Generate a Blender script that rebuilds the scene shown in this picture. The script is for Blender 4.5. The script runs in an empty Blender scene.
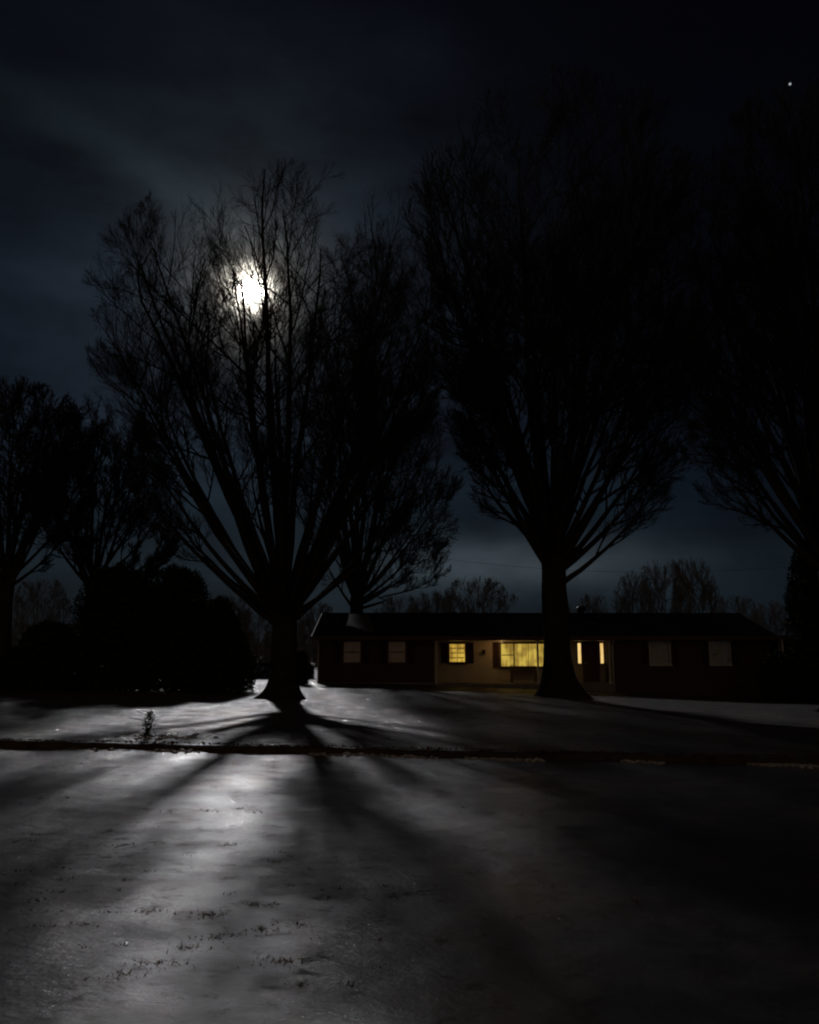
import bpy, math, random
import numpy as np
from mathutils import Vector

random.seed(7)
RNG = np.random.default_rng(11)
C = bpy.context.scene.collection
sc = bpy.context.scene

# ------------------------------------------------------------------ camera
W, H, F = 819.0, 1024.0, 821.0
EYE = 1.6
PITCH = math.radians(9.81)
cp, sp = math.cos(PITCH), math.sin(PITCH)
cam_d = bpy.data.cameras.new('camera')
cam = bpy.data.objects.new('camera', cam_d)
C.objects.link(cam)
cam.location = (0, 0, EYE)
cam.rotation_euler = (math.pi / 2 + PITCH, 0, 0)
cam_d.sensor_fit = 'HORIZONTAL'
cam_d.sensor_width = 36
cam_d.lens = 36 * F / W
cam_d.clip_start = 0.1
cam_d.clip_end = 9000
sc.camera = cam


def P(px, py, d):
    """world point at forward distance d that stands where the photo shows it"""
    u = (px - 409.5) / F
    v = (512 - py) / F
    y = cp - v * sp
    z = sp + v * cp
    return Vector((u / y * d, d, EYE + z / y * d))


# ------------------------------------------------------------------ noise
def _hash(ix, iy, seed):
    n = (ix * 374761393 + iy * 668265263 + seed * 974634777) & 0x7fffffff
    n = ((n ^ (n >> 13)) * 1274126177) & 0x7fffffff
    return ((n ^ (n >> 16)) & 0xffff) / 65535.0


def vnoise(x, y, seed=0):
    x = np.asarray(x, float); y = np.asarray(y, float)
    ix = np.floor(x).astype(np.int64); iy = np.floor(y).astype(np.int64)
    fx = x - ix; fy = y - iy
    fx = fx * fx * (3 - 2 * fx); fy = fy * fy * (3 - 2 * fy)
    a = _hash(ix, iy, seed); b = _hash(ix + 1, iy, seed)
    c = _hash(ix, iy + 1, seed); d = _hash(ix + 1, iy + 1, seed)
    return (a + (b - a) * fx) * (1 - fy) + (c + (d - c) * fx) * fy


def fbm(x, y, seed=0, oct=4):
    s = 0; a = .5; f = 1
    for k in range(oct):
        s = s + a * (vnoise(x * f, y * f, seed + k * 17) - .5)
        a *= .5; f *= 2.03
    return s


# ------------------------------------------------------------------ terrain
KY = 14.3            # distance of the kerb


def lawn_base(x, y):
    x = np.asarray(x, float); y = np.asarray(y, float)
    t = np.clip((y - KY) / 28.5, 0, 1)
    t = t * t * (3 - 2 * t)
    near = -0.021 * np.clip(x, -40, 60)
    q = np.clip(x, -60, 60) + 2
    fall = .5 * (q + np.sqrt(q * q + 9))
    far = .16 - .038 * fall
    return near * (1 - t) + far * t


def lawn_z(x, y):
    w = np.clip((np.asarray(y, float) - KY - .2) / 3, 0, 1)
    return lawn_base(x, y) + (.10 * fbm(np.asarray(x) * .35, np.asarray(y) * .35, 3, 3)) * w \
        + .035 * fbm(np.asarray(x) * 1.7, np.asarray(y) * 1.2, 9, 3)


def front_z(x, y):
    x = np.asarray(x, float); y = np.asarray(y, float)
    b = -.105 - .021 * np.clip(x, -40, 60)
    b = b + .13 * (1 - np.clip(y / 9, 0, 1)) ** 1.5
    b = b + np.clip((y - KY + .9) / .9, 0, 1) ** 2 * (.015 + .06 * fbm(x * .7, y * 0 + 1, 61, 4))
    return b + .055 * fbm(x * .8, y * .6, 21, 3) + .019 * fbm(x * 3.1, y * 2.4, 5, 3) \
        + .0035 * fbm(x * 11, y * 9, 31, 2)


# ------------------------------------------------------------------ materials
def new_mat(name):
    m = bpy.data.materials.new(name)
    m.use_nodes = True
    return m, m.node_tree.nodes, m.node_tree.links, m.node_tree.nodes['Principled BSDF']


def simple(name, col, rough=.8, var=.25, scale=6, bump=0, bscale=30, spec=.3, metal=0):
    m, N, L, b = new_mat(name)
    tc = N.new('ShaderNodeTexCoord')
    n = N.new('ShaderNodeTexNoise'); n.inputs['Scale'].default_value = scale
    n.inputs['Detail'].default_value = 5
    L.new(tc.outputs['Object'], n.inputs['Vector'])
    r = N.new('ShaderNodeValToRGB')
    r.color_ramp.elements[0].position = .3; r.color_ramp.elements[1].position = .7
    r.color_ramp.elements[0].color = tuple(c * (1 - var) for c in col) + (1,)
    r.color_ramp.elements[1].color = tuple(min(1, c * (1 + var)) for c in col) + (1,)
    L.new(n.outputs['Fac'], r.inputs['Fac'])
    L.new(r.outputs['Color'], b.inputs['Base Color'])
    b.inputs['Roughness'].default_value = rough
    b.inputs['Specular IOR Level'].default_value = spec
    b.inputs['Metallic'].default_value = metal
    if bump:
        n2 = N.new('ShaderNodeTexNoise'); n2.inputs['Scale'].default_value = bscale
        n2.inputs['Detail'].default_value = 6
        L.new(tc.outputs['Object'], n2.inputs['Vector'])
        bp = N.new('ShaderNodeBump'); bp.inputs['Strength'].default_value = bump
        bp.inputs['Distance'].default_value = .03
        L.new(n2.outputs['Fac'], bp.inputs['Height'])
        L.new(bp.outputs['Normal'], b.inputs['Normal'])
    return m


def snow_mat(name, icy, dirt_warmth, base=.62, spec=.9, rf=1.0, coat=0.0):
    """crusted snow: pale, glossy where it has iced over, brown where grass shows through, deepened to stand in for warm ambient light"""
    m, N, L, b = new_mat(name)
    tc = N.new('ShaderNodeTexCoord')
    mp = N.new('ShaderNodeMapping'); mp.inputs['Scale'].default_value = (1, 1.35, 1)
    L.new(tc.outputs['Object'], mp.inputs['Vector'])

    def noise(s, d=5, rough=.55, vec=None):
        n = N.new('ShaderNodeTexNoise'); n.inputs['Scale'].default_value = s
        n.inputs['Detail'].default_value = d; n.inputs['Roughness'].default_value = rough
        L.new(vec or mp.outputs['Vector'], n.inputs['Vector']); return n

    def ramp(n, p0, p1, c0, c1):
        r = N.new('ShaderNodeValToRGB')
        r.color_ramp.elements[0].position = p0; r.color_ramp.elements[1].position = p1
        r.color_ramp.elements[0].color = c0; r.color_ramp.elements[1].color = c1
        L.new(n.outputs['Fac'], r.inputs['Fac']); return r

    def mix(f, a, c):
        x = N.new('ShaderNodeMix'); x.data_type = 'RGBA'
        L.new(f, x.inputs['Factor'])
        if isinstance(a, tuple): x.inputs['A'].default_value = a
        else: L.new(a, x.inputs['A'])
        if isinstance(c, tuple): x.inputs['B'].default_value = c
        else: L.new(c, x.inputs['B'])
        return x.outputs['Result']
    big = noise(.33, 6, .6)
    mid = noise(2.2, 6, .62)
    fine = noise(17, 5, .6)
    snow = ramp(mid, .3, .72, (base * .5, base * .5, base * .5, 1), (base, base * 1.01, base * 1.0, 1))
    # grass thinly covered; its brown also paints in warm ambient light
    thin = ramp(big, .40, .60, (0, 0, 0, 1), (dirt_warmth, dirt_warmth, dirt_warmth, 1))
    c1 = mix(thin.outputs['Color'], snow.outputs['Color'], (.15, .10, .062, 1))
    # small bare spots
    spot = ramp(noise(4.6, 7, .68),   .575, .66, (0, 0, 0, 1), (dirt_warmth * 1.35, dirt_warmth * 1.35, dirt_warmth * 1.35, 1))
    c2 = mix(spot.outputs['Color'], c1, (.06, .052, .032, 1))
    grit = ramp(noise(60, 3, .6), .63, .70, (0, 0, 0, 1), (.55, .55, .55, 1))
    c3 = mix(grit.outputs['Color'], c2, (.12, .10, .07, 1))
    L.new(c3, b.inputs['Base Color'])
    rr = ramp(noise(1.6, 7, .68), .38, .62, (icy, icy, icy, 1), (icy + .28, icy + .28, icy + .28, 1))
    ro = mix(spot.outputs['Color'], rr.outputs['Color'], (.9, .9, .9, 1))
    L.new(ro, b.inputs['Roughness'])
    if coat:
        cw = ramp(noise(1.1, 7, .7), .40, .60, (coat, coat, coat, 1), (coat * .35, coat * .35, coat * .35, 1))
        L.new(cw.outputs['Color'], b.inputs['Coat Weight'])
    b.inputs['Specular IOR Level'].default_value = spec
    # bump, coarse to fine
    h = N.new('ShaderNodeMath'); h.operation = 'MULTIPLY_ADD'
    L.new(mid.outputs['Fac'], h.inputs[0]); h.inputs[1].default_value = 1.6
    fs = N.new('ShaderNodeMath'); fs.operation = 'MULTIPLY'; fs.inputs[1].default_value = .5 * rf
    L.new(fine.outputs['Fac'], fs.inputs[0]); L.new(fs.outputs[0], h.inputs[2])
    b.inputs['Coat Weight'].default_value = coat; b.inputs['Coat Roughness'].default_value = .40; b.inputs['Coat IOR'].default_value = 1.5
    h2 = N.new('ShaderNodeMath'); h2.operation = 'MULTIPLY_ADD'
    L.new(noise(55, 4, .7).outputs['Fac'], h2.inputs[0]); h2.inputs[1].default_value = .16 * rf
    L.new(h.outputs[0], h2.inputs[2])
    bp = N.new('ShaderNodeBump'); bp.inputs['Strength'].default_value = .36
    bp.inputs['Distance'].default_value = .035
    L.new(h2.outputs[0], bp.inputs['Height'])
    L.new(bp.outputs['Normal'], b.inputs['Normal'])
    return m


def brick_mat():
    m, N, L, b = new_mat('brick')
    tc = N.new('ShaderNodeTexCoord')
    sx = N.new('ShaderNodeSeparateXYZ'); L.new(tc.outputs['Object'], sx.inputs[0])
    ad = N.new('ShaderNodeMath'); ad.operation = 'ADD'
    L.new(sx.outputs['X'], ad.inputs[0]); L.new(sx.outputs['Y'], ad.inputs[1])
    cx = N.new('ShaderNodeCombineXYZ')
    L.new(ad.outputs[0], cx.inputs['X']); L.new(sx.outputs['Z'], cx.inputs['Y'])
    br = N.new('ShaderNodeTexBrick')
    br.inputs['Scale'].default_value = 1
    br.inputs['Brick Width'].default_value = .21; br.inputs['Row Height'].default_value = .075
    br.inputs['Mortar Size'].default_value = .008
    br.inputs['Color1'].default_value = (.085, .032, .024, 1)
    br.inputs['Color2'].default_value = (.05, .02, .017, 1)
    br.inputs['Mortar'].default_value = (.09, .08, .07, 1)
    L.new(cx.outputs[0], br.inputs['Vector'])
    L.new(br.outputs['Color'], b.inputs['Base Color'])
    b.inputs['Roughness'].default_value = .9
    bp = N.new('ShaderNodeBump'); bp.inputs['Strength'].default_value = .5; bp.inputs['Distance'].default_value = .01
    bp.invert = True
    L.new(br.outputs['Fac'], bp.inputs['Height']); L.new(bp.outputs['Normal'], b.inputs['Normal'])
    return m


def shingle_mat():
    m, N, L, b = new_mat('shingles')
    tc = N.new('ShaderNodeTexCoord')
    br = N.new('ShaderNodeTexBrick')
    br.inputs['Scale'].default_value = 1
    br.inputs['Brick Width'].default_value = .3; br.inputs['Row Height'].default_value = .14
    br.inputs['Mortar Size'].default_value = .006
    br.inputs['Color1'].default_value = (.030, .030, .036, 1)
    br.inputs['Color2'].default_value = (.018, .018, .022, 1)
    br.inputs['Mortar'].default_value = (.02, .02, .02, 1)
    L.new(tc.outputs['Object'], br.inputs['Vector'])
    n = N.new('ShaderNodeTexNoise'); n.inputs['Scale'].default_value = .8; n.inputs['Detail'].default_value = 5
    L.new(tc.outputs['Object'], n.inputs['Vector'])
    mx = N.new('ShaderNodeMix'); mx.data_type = 'RGBA'; mx.blend_type = 'MULTIPLY'; mx.inputs['Factor'].default_value = .6
    L.new(br.outputs['Color'], mx.inputs['A']); L.new(n.outputs['Color'], mx.inputs['B'])
    L.new(mx.outputs['Result'], b.inputs['Base Color'])
    b.inputs['Roughness'].default_value = 1
    b.inputs['Specular IOR Level'].default_value = 0
    return m


def curtain_mat(name, strength, c0, c1, scale=9.0):
    """sheer curtain glowing with the room light behind it; dark windows get an added faint glow"""
    m, N, L, b = new_mat(name)
    tc = N.new('ShaderNodeTexCoord')
    sx = N.new('ShaderNodeSeparateXYZ'); L.new(tc.outputs['Object'], sx.inputs[0])
    cx = N.new('ShaderNodeCombineXYZ'); L.new(sx.outputs['X'], cx.inputs['X'])
    sz = N.new('ShaderNodeMath'); sz.operation = 'MULTIPLY'; sz.inputs[1].default_value = .12
    L.new(sx.outputs['Z'], sz.inputs[0]); L.new(sz.outputs[0], cx.inputs['Y'])
    n = N.new('ShaderNodeTexNoise'); n.inputs['Scale'].default_value = scale; n.inputs['Detail'].default_value = 3
    L.new(cx.outputs[0], n.inputs['Vector'])
    n2 = N.new('ShaderNodeTexNoise'); n2.inputs['Scale'].default_value = 1.7; n2.inputs['Detail'].default_value = 2
    L.new(tc.outputs['Object'], n2.inputs['Vector'])
    a = N.new('ShaderNodeMath'); a.operation = 'MULTIPLY'
    L.new(n.outputs['Fac'], a.inputs[0]); L.new(n2.outputs['Fac'], a.inputs[1])
    r = N.new('ShaderNodeValToRGB')
    r.color_ramp.elements[0].position = .17; r.color_ramp.elements[1].position = .33
    r.color_ramp.elements[0].color = c0 + (1,); r.color_ramp.elements[1].color = c1 + (1,)
    L.new(a.outputs[0], r.inputs['Fac'])
    b.inputs['Base Color'].default_value = (.6, .55, .4, 1)
    L.new(r.outputs['Color'], b.inputs['Emission Color'])
    b.inputs['Emission Strength'].default_value = strength
    b.inputs['Roughness'].default_value = .9
    return m


def glow_mat(name, col, strength, clear=False):
    m = bpy.data.materials.new(name); m.use_nodes = True
    N = m.node_tree.nodes; L = m.node_tree.links; N.clear()
    e = N.new('ShaderNodeEmission'); o = N.new('ShaderNodeOutputMaterial')
    n = N.new('ShaderNodeTexNoise'); n.inputs['Scale'].default_value = 2
    r = N.new('ShaderNodeValToRGB')
    r.color_ramp.elements[0].color = tuple(c * .8 for c in col) + (1,)
    r.color_ramp.elements[1].color = tuple(col) + (1,)
    L.new(n.outputs['Fac'], r.inputs['Fac']); L.new(r.outputs['Color'], e.inputs['Color'])
    e.inputs['Strength'].default_value = strength
    if clear:                                   # a glow that light passes through
        t = N.new('ShaderNodeBsdfTransparent'); a = N.new('ShaderNodeAddShader')
        L.new(e.outputs[0], a.inputs[0]); L.new(t.outputs[0], a.inputs[1]); L.new(a.outputs[0], o.inputs['Surface'])
    else:
        L.new(e.outputs[0], o.inputs['Surface'])
    return m


M = dict(
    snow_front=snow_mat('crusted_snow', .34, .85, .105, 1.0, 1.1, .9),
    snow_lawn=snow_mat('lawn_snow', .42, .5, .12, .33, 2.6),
    bark=simple('bark', (.032, .028, .026), .95, .4, 5, .8, 22, .15),
    twig=simple('twig', (.035, .031, .029), .9, .3, 2, 0, 1, .15),
    hazed_far_twig=simple('hazed_far_twig', (.15, .145, .14), .9, .3, 2, 0, 1, .1),  # lightened so distance haze is painted into the twig colour
    needles=simple('evergreen_foliage', (.03, .042, .022), .85, .5, 3, 0, 1, .2),
    sprout=simple('sprout_leaf', (.06, .10, .03), .6, .4, 20, 0, 1, .4),
    grass=simple('dead_grass', (.16, .12, .06), .85, .5, 9, 0, 1, .2),
    leaf=simple('dead_leaf', (.15, .05, .03), .8, .5, 9, 0, 1, .2),
    kerb=simple('kerb_stone', (.075, .056, .050), .95, .45, 4, .7, 30, .1),
    clump=simple('snow_clump', (.5, .5, .49), .6, .3, 7, .4, 25, .4),
    roof_pale=simple('roof_pale_patch', (.12, .12, .125), .9, .3, 3, .3, 25, .1),
    brick=brick_mat(), shingle=shingle_mat(),
    siding=simple('cream_siding', (.50, .44, .33), .75, .12, 1.5, .1, 12, .3),
    trim=simple('trim_paint', (.10, .055, .048), .6, .15, 3, 0, 1, .3),
    white=simple('white_paint', (.55, .55, .53), .55, .1, 3, 0, 1, .4),
    shutter=simple('shutter_paint', (.045, .02, .018), .6, .2, 4, 0, 1, .3),
    door=simple('door_paint', (.10, .03, .02), .5, .2, 4, 0, 1, .4),
    concrete=simple('concrete', (.22, .21, .20), .9, .2, 3, .3, 40, .2),
    brass=simple('brass', (.5, .36, .14), .35, .1, 5, 0, 1, .5, 1),
    dark_metal=simple('dark_metal', (.04, .04, .045), .5, .2, 5, 0, 1, .5, .7),
    blind=simple('drawn_blind', (.78, .58, .48), .8, .12, 4, 0, 1, .2),
    wood=simple('weathered_wood', (.10, .08, .065), .9, .3, 4, .4, 20, .2),
    cable=simple('cable', (.02, .02, .02), .7, .1, 2),
    glowlamp=glow_mat('lamp_glass_glow', (1.0, .62, .28), .35),
    lit_a=curtain_mat('lit_curtain', 1.0, (.26, .135, .022), (.62, .39, .058), 7),
    lit_b=curtain_mat('lit_picture_window', 1.0, (.24, .14, .024), (.62, .42, .070), 6),
    lit_dim=curtain_mat('lit_added_dim_glow', 1.0, (.0045, .0024, .0019), (.0080, .0042, .0034), 8),  # weak brown emission added so the drawn blinds show
    lit_faint=curtain_mat('lit_added_faint_glow', 1.0, (.0012, .0009, .0012), (.0032, .0026, .0034), 8),  # fainter emission added to make the unlit right windows visible
    lit_c=curtain_mat('lit_sidelight', 1.0, (.75, .45, .13), (.95, .66, .25), 10),
)
# window glass
_g, N_, L_, b_ = new_mat('window_glass')
b_.inputs['Base Color'].default_value = (.9, .95, .95, 1)
b_.inputs['Transmission Weight'].default_value = 1
b_.inputs['Roughness'].default_value = .03
b_.inputs['IOR'].default_value = 1.1
nn_ = N_.new('ShaderNodeTexNoise'); nn_.inputs['Scale'].default_value = 1.2
bb_ = N_.new('ShaderNodeBump'); bb_.inputs['Strength'].default_value = .02
L_.new(nn_.outputs['Fac'], bb_.inputs['Height']); L_.new(bb_.outputs['Normal'], b_.inputs['Normal'])
M['glass'] = _g


# ------------------------------------------------------------------ object helpers
def raw_mesh(name, verts, faces_flat, sizes, mat, smooth=False):
    """verts (n,3), flat loop indices, polygon sizes"""
    me = bpy.data.meshes.new(name)
    verts = np.asarray(verts, np.float32)
    me.vertices.add(len(verts)); me.vertices.foreach_set('co', verts.ravel())
    fl = np.asarray(faces_flat, np.int32).ravel()
    me.loops.add(len(fl)); me.loops.foreach_set('vertex_index', fl)
    sizes = np.asarray(sizes, np.int32)
    st = np.concatenate([[0], np.cumsum(sizes)[:-1]]).astype(np.int32)
    me.polygons.add(len(sizes)); me.polygons.foreach_set('loop_start', st)
    me.polygons.foreach_set('loop_total', sizes)
    if smooth:
        me.polygons.foreach_set('use_smooth', np.ones(len(sizes), bool))
    me.materials.append(mat)
    me.update(calc_edges=True)
    me.validate()
    return me


def link(name, me, parent=None, loc=(0, 0, 0)):
    o = bpy.data.objects.new(name, me)
    C.objects.link(o)
    if parent is not None:
        o.parent = parent
    o.location = loc
    return o


def tag(o, label=None, cat=None, group=None, kind=None):
    if label: o['label'] = label
    if cat: o['category'] = cat
    if group: o['group'] = group
    if kind: o['kind'] = kind
    return o


def thing(name, label, cat, loc, group=None):
    o = bpy.data.objects.new(name, None)
    C.objects.link(o)
    o.empty_display_size = .2
    o.location = loc
    return tag(o, label, cat, group)


class MB:
    """collects boxes, prisms and tubes into one mesh"""
    def __init__(self): self.v = []; self.f = []

    def add(self, vs, fs):
        n = len(self.v); self.v += [tuple(v) for v in vs]; self.f += [tuple(i + n for i in f) for f in fs]; return self

    def box(self, x0, x1, y0, y1, z0, z1):
        vs = [(x, y, z) for z in (z0, z1) for y in (y0, y1) for x in (x0, x1)]
        return self.add(vs, [(0, 2, 3, 1), (4, 5, 7, 6), (0, 1, 5, 4), (2, 6, 7, 3), (0, 4, 6, 2), (1, 3, 7, 5)])

    def tube(self, pts, rads, n=8):
        pts = [Vector(p) for p in pts]
        vs = []
        for i, p in enumerate(pts):
            d = (pts[min(i + 1, len(pts) - 1)] - pts[max(i - 1, 0)]).normalized()
            a = d.cross(Vector((0, 0, 1)) if abs(d.z) < .9 else Vector((1, 0, 0))).normalized(); b = d.cross(a)
            r = rads[i] if hasattr(rads, '__len__') else rads
            for k in range(n):
                t = 2 * math.pi * k / n
                vs.append(p + (a * math.cos(t) + b * math.sin(t)) * r)
        fs = [(i * n + k, i * n + (k + 1) % n, (i + 1) * n + (k + 1) % n, (i + 1) * n + k)
              for i in range(len(pts) - 1) for k in range(n)]
        fs.append(tuple(range(n))[::-1]); fs.append(tuple((len(pts) - 1) * n + k for k in range(n)))
        return self.add(vs, fs)

    def build(self, name, mat, parent=None, loc=(0, 0, 0), bevel=0, smooth=False):
        me = bpy.data.meshes.new(name)
        me.from_pydata(self.v, [], self.f); me.materials.append(mat); me.update()
        if smooth:
            for p in me.polygons: p.use_smooth = True
        o = link(name, me, parent, loc)
        if bevel:
            md = o.modifiers.new('bevel', 'BEVEL'); md.width = bevel; md.segments = 2; md.limit_method = 'ANGLE'
        return o


# ------------------------------------------------------------------ ground
def sheet(name, xs, ys, zf, mat):
    X, Y = np.meshgrid(xs, ys)
    Z = zf(X, Y)
    v = np.stack([X, Y, Z], -1).reshape(-1, 3)
    nx, ny = len(xs), len(ys)
    i = np.arange(nx - 1)[None, :] + np.arange(ny - 1)[:, None] * nx
    f = np.stack([i, i + 1, i + 1 + nx, i + nx], -1).reshape(-1)
    me = raw_mesh(name, v, f, np.full((nx - 1) * (ny - 1), 4), mat, True)
    return tag(link(name, me), kind='structure')


def axis(fine0, fine1, step, far, n=26):
    a = np.arange(fine0, fine1 + 1e-6, step)
    g = np.geomspace(step, far, n)
    return np.concatenate([fine0 - g[::-1], a, fine1 + g])


xs = axis(-9, 9, .06, 700, 26)
ys = np.concatenate([-8 - np.geomspace(.5, 300, 12)[::-1], np.arange(-8, 1, .4), np.arange(1, KY + .02, .055), [KY + .03]])
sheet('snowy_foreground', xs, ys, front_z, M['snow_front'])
xs2 = axis(-14, 14, .1, 900, 28)
ys2 = np.concatenate([np.arange(KY + .14, 24, .09), np.arange(24, 50, .3), 50 + np.geomspace(.5, 1600, 24)])
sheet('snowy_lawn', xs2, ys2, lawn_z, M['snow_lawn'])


def build_kerb():
    n = 1400
    x = np.concatenate([np.linspace(-300, -16, 60)[:-1], np.linspace(-16, 16, n), np.linspace(16, 300, 60)[1:]])
    n = len(x)
    top = lawn_base(x, np.full(n, KY)) + .005 + .05 * fbm(x * .55, x * 0 + 5, 47, 3) + .035 * fbm(x * 3, x * 0 + 2, 40, 4) + .022 * fbm(x * 16, x * 0, 44, 2)
    jit = .05 * fbm(x * 5, x * 0 + 7, 41, 3)
    jit2 = .04 * fbm(x * 9, x * 0 + 3, 43, 3)
    bot = front_z(x, np.full(n, KY)) - .25
    prof = [(KY - .03, bot), (KY - .025 + jit, top - .07), (KY + jit, top - .015), (KY + .04 + jit2, top),
            (KY + .16 + jit2, top), (KY + .2, top - .22)]
    v = np.stack([np.stack([x, np.broadcast_to(a, n), np.broadcast_to(b, n)], -1) for a, b in prof], 1).reshape(-1, 3)
    k = len(prof)
    i = np.arange(n - 1)[:, None] * k + np.arange(k - 1)[None, :]
    f = np.stack([i, i + k, i + k + 1, i + 1], -1).reshape(-1)
    me = raw_mesh('kerb', v, f, np.full((n - 1) * (k - 1), 4), M['kerb'], False)
    tag(link('kerb', me), kind='structure')


build_kerb()


def blobs(name, pts, size, mat, squash=.6):
    """irregular little lumps"""
    t = (1 + 5 ** .5) / 2
    b = np.array([(-1, t, 0), (1, t, 0), (-1, -t, 0), (1, -t, 0), (0, -1, t), (0, 1, t), (0, -1, -t), (0, 1, -t),
                  (t, 0, -1), (t, 0, 1), (-t, 0, -1), (-t, 0, 1)], float)
    b /= np.linalg.norm(b[0])
    fa = np.array([(0, 11, 5), (0, 5, 1), (0, 1, 7), (0, 7, 10), (0, 10, 11), (1, 5, 9), (5, 11, 4), (11, 10, 2),
                   (10, 7, 6), (7, 1, 8), (3, 9, 4), (3, 4, 2), (3, 2, 6), (3, 6, 8), (3, 8, 9), (4, 9, 5), (2, 4, 11),
                   (6, 2, 10), (8, 6, 7), (9, 8, 1)])
    n = len(pts)
    s = np.asarray(size).reshape(n, 1, 1)
    v = b[None] * s * RNG.uniform(.6, 1.3, (n, 12, 1)) * np.array([1.25, 1, squash])
    a = RNG.uniform(0, 6.28, n); ca, sa = np.cos(a)[:, None], np.sin(a)[:, None]
    v = np.stack([v[..., 0] * ca - v[..., 1] * sa, v[..., 0] * sa + v[..., 1] * ca, v[..., 2]], -1)
    v = v + np.asarray(pts)[:, None, :]
    f = (fa[None] + (np.arange(n) * 12)[:, None, None]).reshape(-1)
    return link(name, raw_mesh(name, v.reshape(-1, 3), f, np.full(n * 20, 3), mat))


# crumbs of snow along the foot of the kerb, denser to the right
n = 900
x = -6 + 15 * RNG.random(n) ** .6
y = KY - .06 - np.abs(RNG.normal(0, .10, n))
keep = vnoise(x * 1.3, x * 0, 77) > .35
x, y = x[keep], y[keep]
s = RNG.uniform(.012, .05, len(x))
o = blobs('snow_crumbs', np.stack([x, y, front_z(x, y) + s * .2], -1), s, M['clump'])
tag(o, 'crumbs of crusted snow along the foot of the kerb', 'snow', kind='stuff')


def grass_tufts():
    cs = []
    # tufts where the photo shows them
    for px, py, k in [(208, 915, 40), (262, 930, 30), (280, 962, 46), (232, 935, 18), (158, 963, 30), (125, 975, 26),
                      (228, 845, 24), (205, 811, 26), (170, 812, 20), (255, 812, 22), (240, 809, 20), (275, 862, 20),
                      (288, 853, 16), (190, 948, 22), (252, 905, 22), (268, 905, 20), (300, 925, 18), (150, 912, 22),
                      (330, 898, 14), (380, 940, 16), (395, 897, 16), (120, 846, 14), (215, 938, 16), (300, 985, 14),
                      (350, 985, 12), (85, 925, 14), (60, 880, 12)]:
        v = (512 - py) / F
        yy = cp - v * sp; zz = sp + v * cp
        d = (-EYE - .03) / zz * yy
        for it in range(6):
            x0 = (px - 409.5) / F / yy * d
            d = (float(front_z(x0, d)) - EYE) / zz * yy
        cs.append((x0, d, k))
    for i in range(360):
        yy = RNG.uniform(2.5, 14) ; xx = RNG.uniform(-.62, .62) * yy
        if vnoise(xx * .7, yy * .7, 91) > .45:
            cs.append((xx, yy, int(RNG.integers(3, 9))))
    V = []; 
    for (cx, cy, k) in cs:
        for j in range(int(k * 2.6)):
            r = abs(RNG.normal(0, .028 + .0012 * k)); a = RNG.uniform(0, 6.28)
            bx, by = cx + r * math.cos(a) * 1.7, cy + r * math.sin(a) * .9
            bz = float(front_z(bx, by)) - .004
            h = RNG.uniform(.004, .020) * (1.5 if RNG.random() < .1 else 1); la = RNG.uniform(0, 6.28); ln = RNG.uniform(.6, 3.2) * h
            w = RNG.uniform(.0015, .0045); wa = RNG.uniform(0, 3.14)
            dx, dy = w * math.cos(wa), w * math.sin(wa)
            mx, my = bx + ln * .4 * math.cos(la), by + ln * .4 * math.sin(la)
            tx, ty = bx + ln * math.cos(la), by + ln * math.sin(la)
            V += [(bx - dx, by - dy, bz), (bx + dx, by + dy, bz), (mx + dx * .8, my + dy * .8, bz + h * .65),
                  (mx - dx * .8, my - dy * .8, bz + h * .65), (tx + dx * .2, ty + dy * .2, bz + h), (tx - dx * .2, ty - dy * .2, bz + h)]
    n = len(V) // 6
    b = (np.arange(n) * 6)[:, None, None]
    f = (b + np.array([[0, 1, 2, 3], [3, 2, 4, 5]])[None]).reshape(-1)
    o = link('grass', raw_mesh('grass', V, f, np.full(n * 2, 4), M['grass']))
    tag(o, 'dead grass blades poking through the crusted snow', 'grass', kind='stuff')


grass_tufts()


def leaf_scatter(name, label, pts, size, mat, cat):
    """curled dry leaves, each a small folded six-point blade"""
    n = len(pts)
    base = np.array([(0, -1, 0), (.45, -.35, .22), (.4, .35, .25), (0, 1, .1), (-.4, .35, .25), (-.45, -.35, .22), (0, 0, 0)], float)
    v = base[None] * np.asarray(size).reshape(n, 1, 1) * RNG.uniform(.7, 1.2, (n, 1, 3))
    a = RNG.uniform(0, 6.28, n)[:, None]; t = RNG.normal(0, .45, n)[:, None]
    y2 = v[..., 1] * np.cos(t) - v[..., 2] * np.sin(t); z2 = v[..., 1] * np.sin(t) + v[..., 2] * np.cos(t)
    v = np.stack([v[..., 0] * np.cos(a) - y2 * np.sin(a), v[..., 0] * np.sin(a) + y2 * np.cos(a), z2], -1) + np.asarray(pts)[:, None, :]
    f = (np.array([(0, 1, 6), (1, 2, 6), (2, 3, 6), (3, 4, 6), (4, 5, 6), (5, 0, 6)])[None] + (np.arange(n) * 7)[:, None, None]).reshape(-1)
    return tag(link(name, raw_mesh(name, v.reshape(-1, 3), f, np.full(n * 6, 3), mat)), label, cat, kind='stuff')


x = RNG.uniform(-13, 10, 1500); y = KY + RNG.normal(.05, .06, 1500)
leaf_scatter('leaf_litter', 'brown dead leaves caught along the kerb', np.stack([x, y, np.where(y > KY + .0, lawn_base(x, y) + .03, front_z(x, y) + .02)], -1),
             RNG.uniform(.02, .05, 1500), M['leaf'], 'leaves')


# ------------------------------------------------------------------ trees
UP = np.array([0, 0, 1.0])


def norm(a): return a / (np.linalg.norm(a, axis=-1, keepdims=True) + 1e-9)


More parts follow.
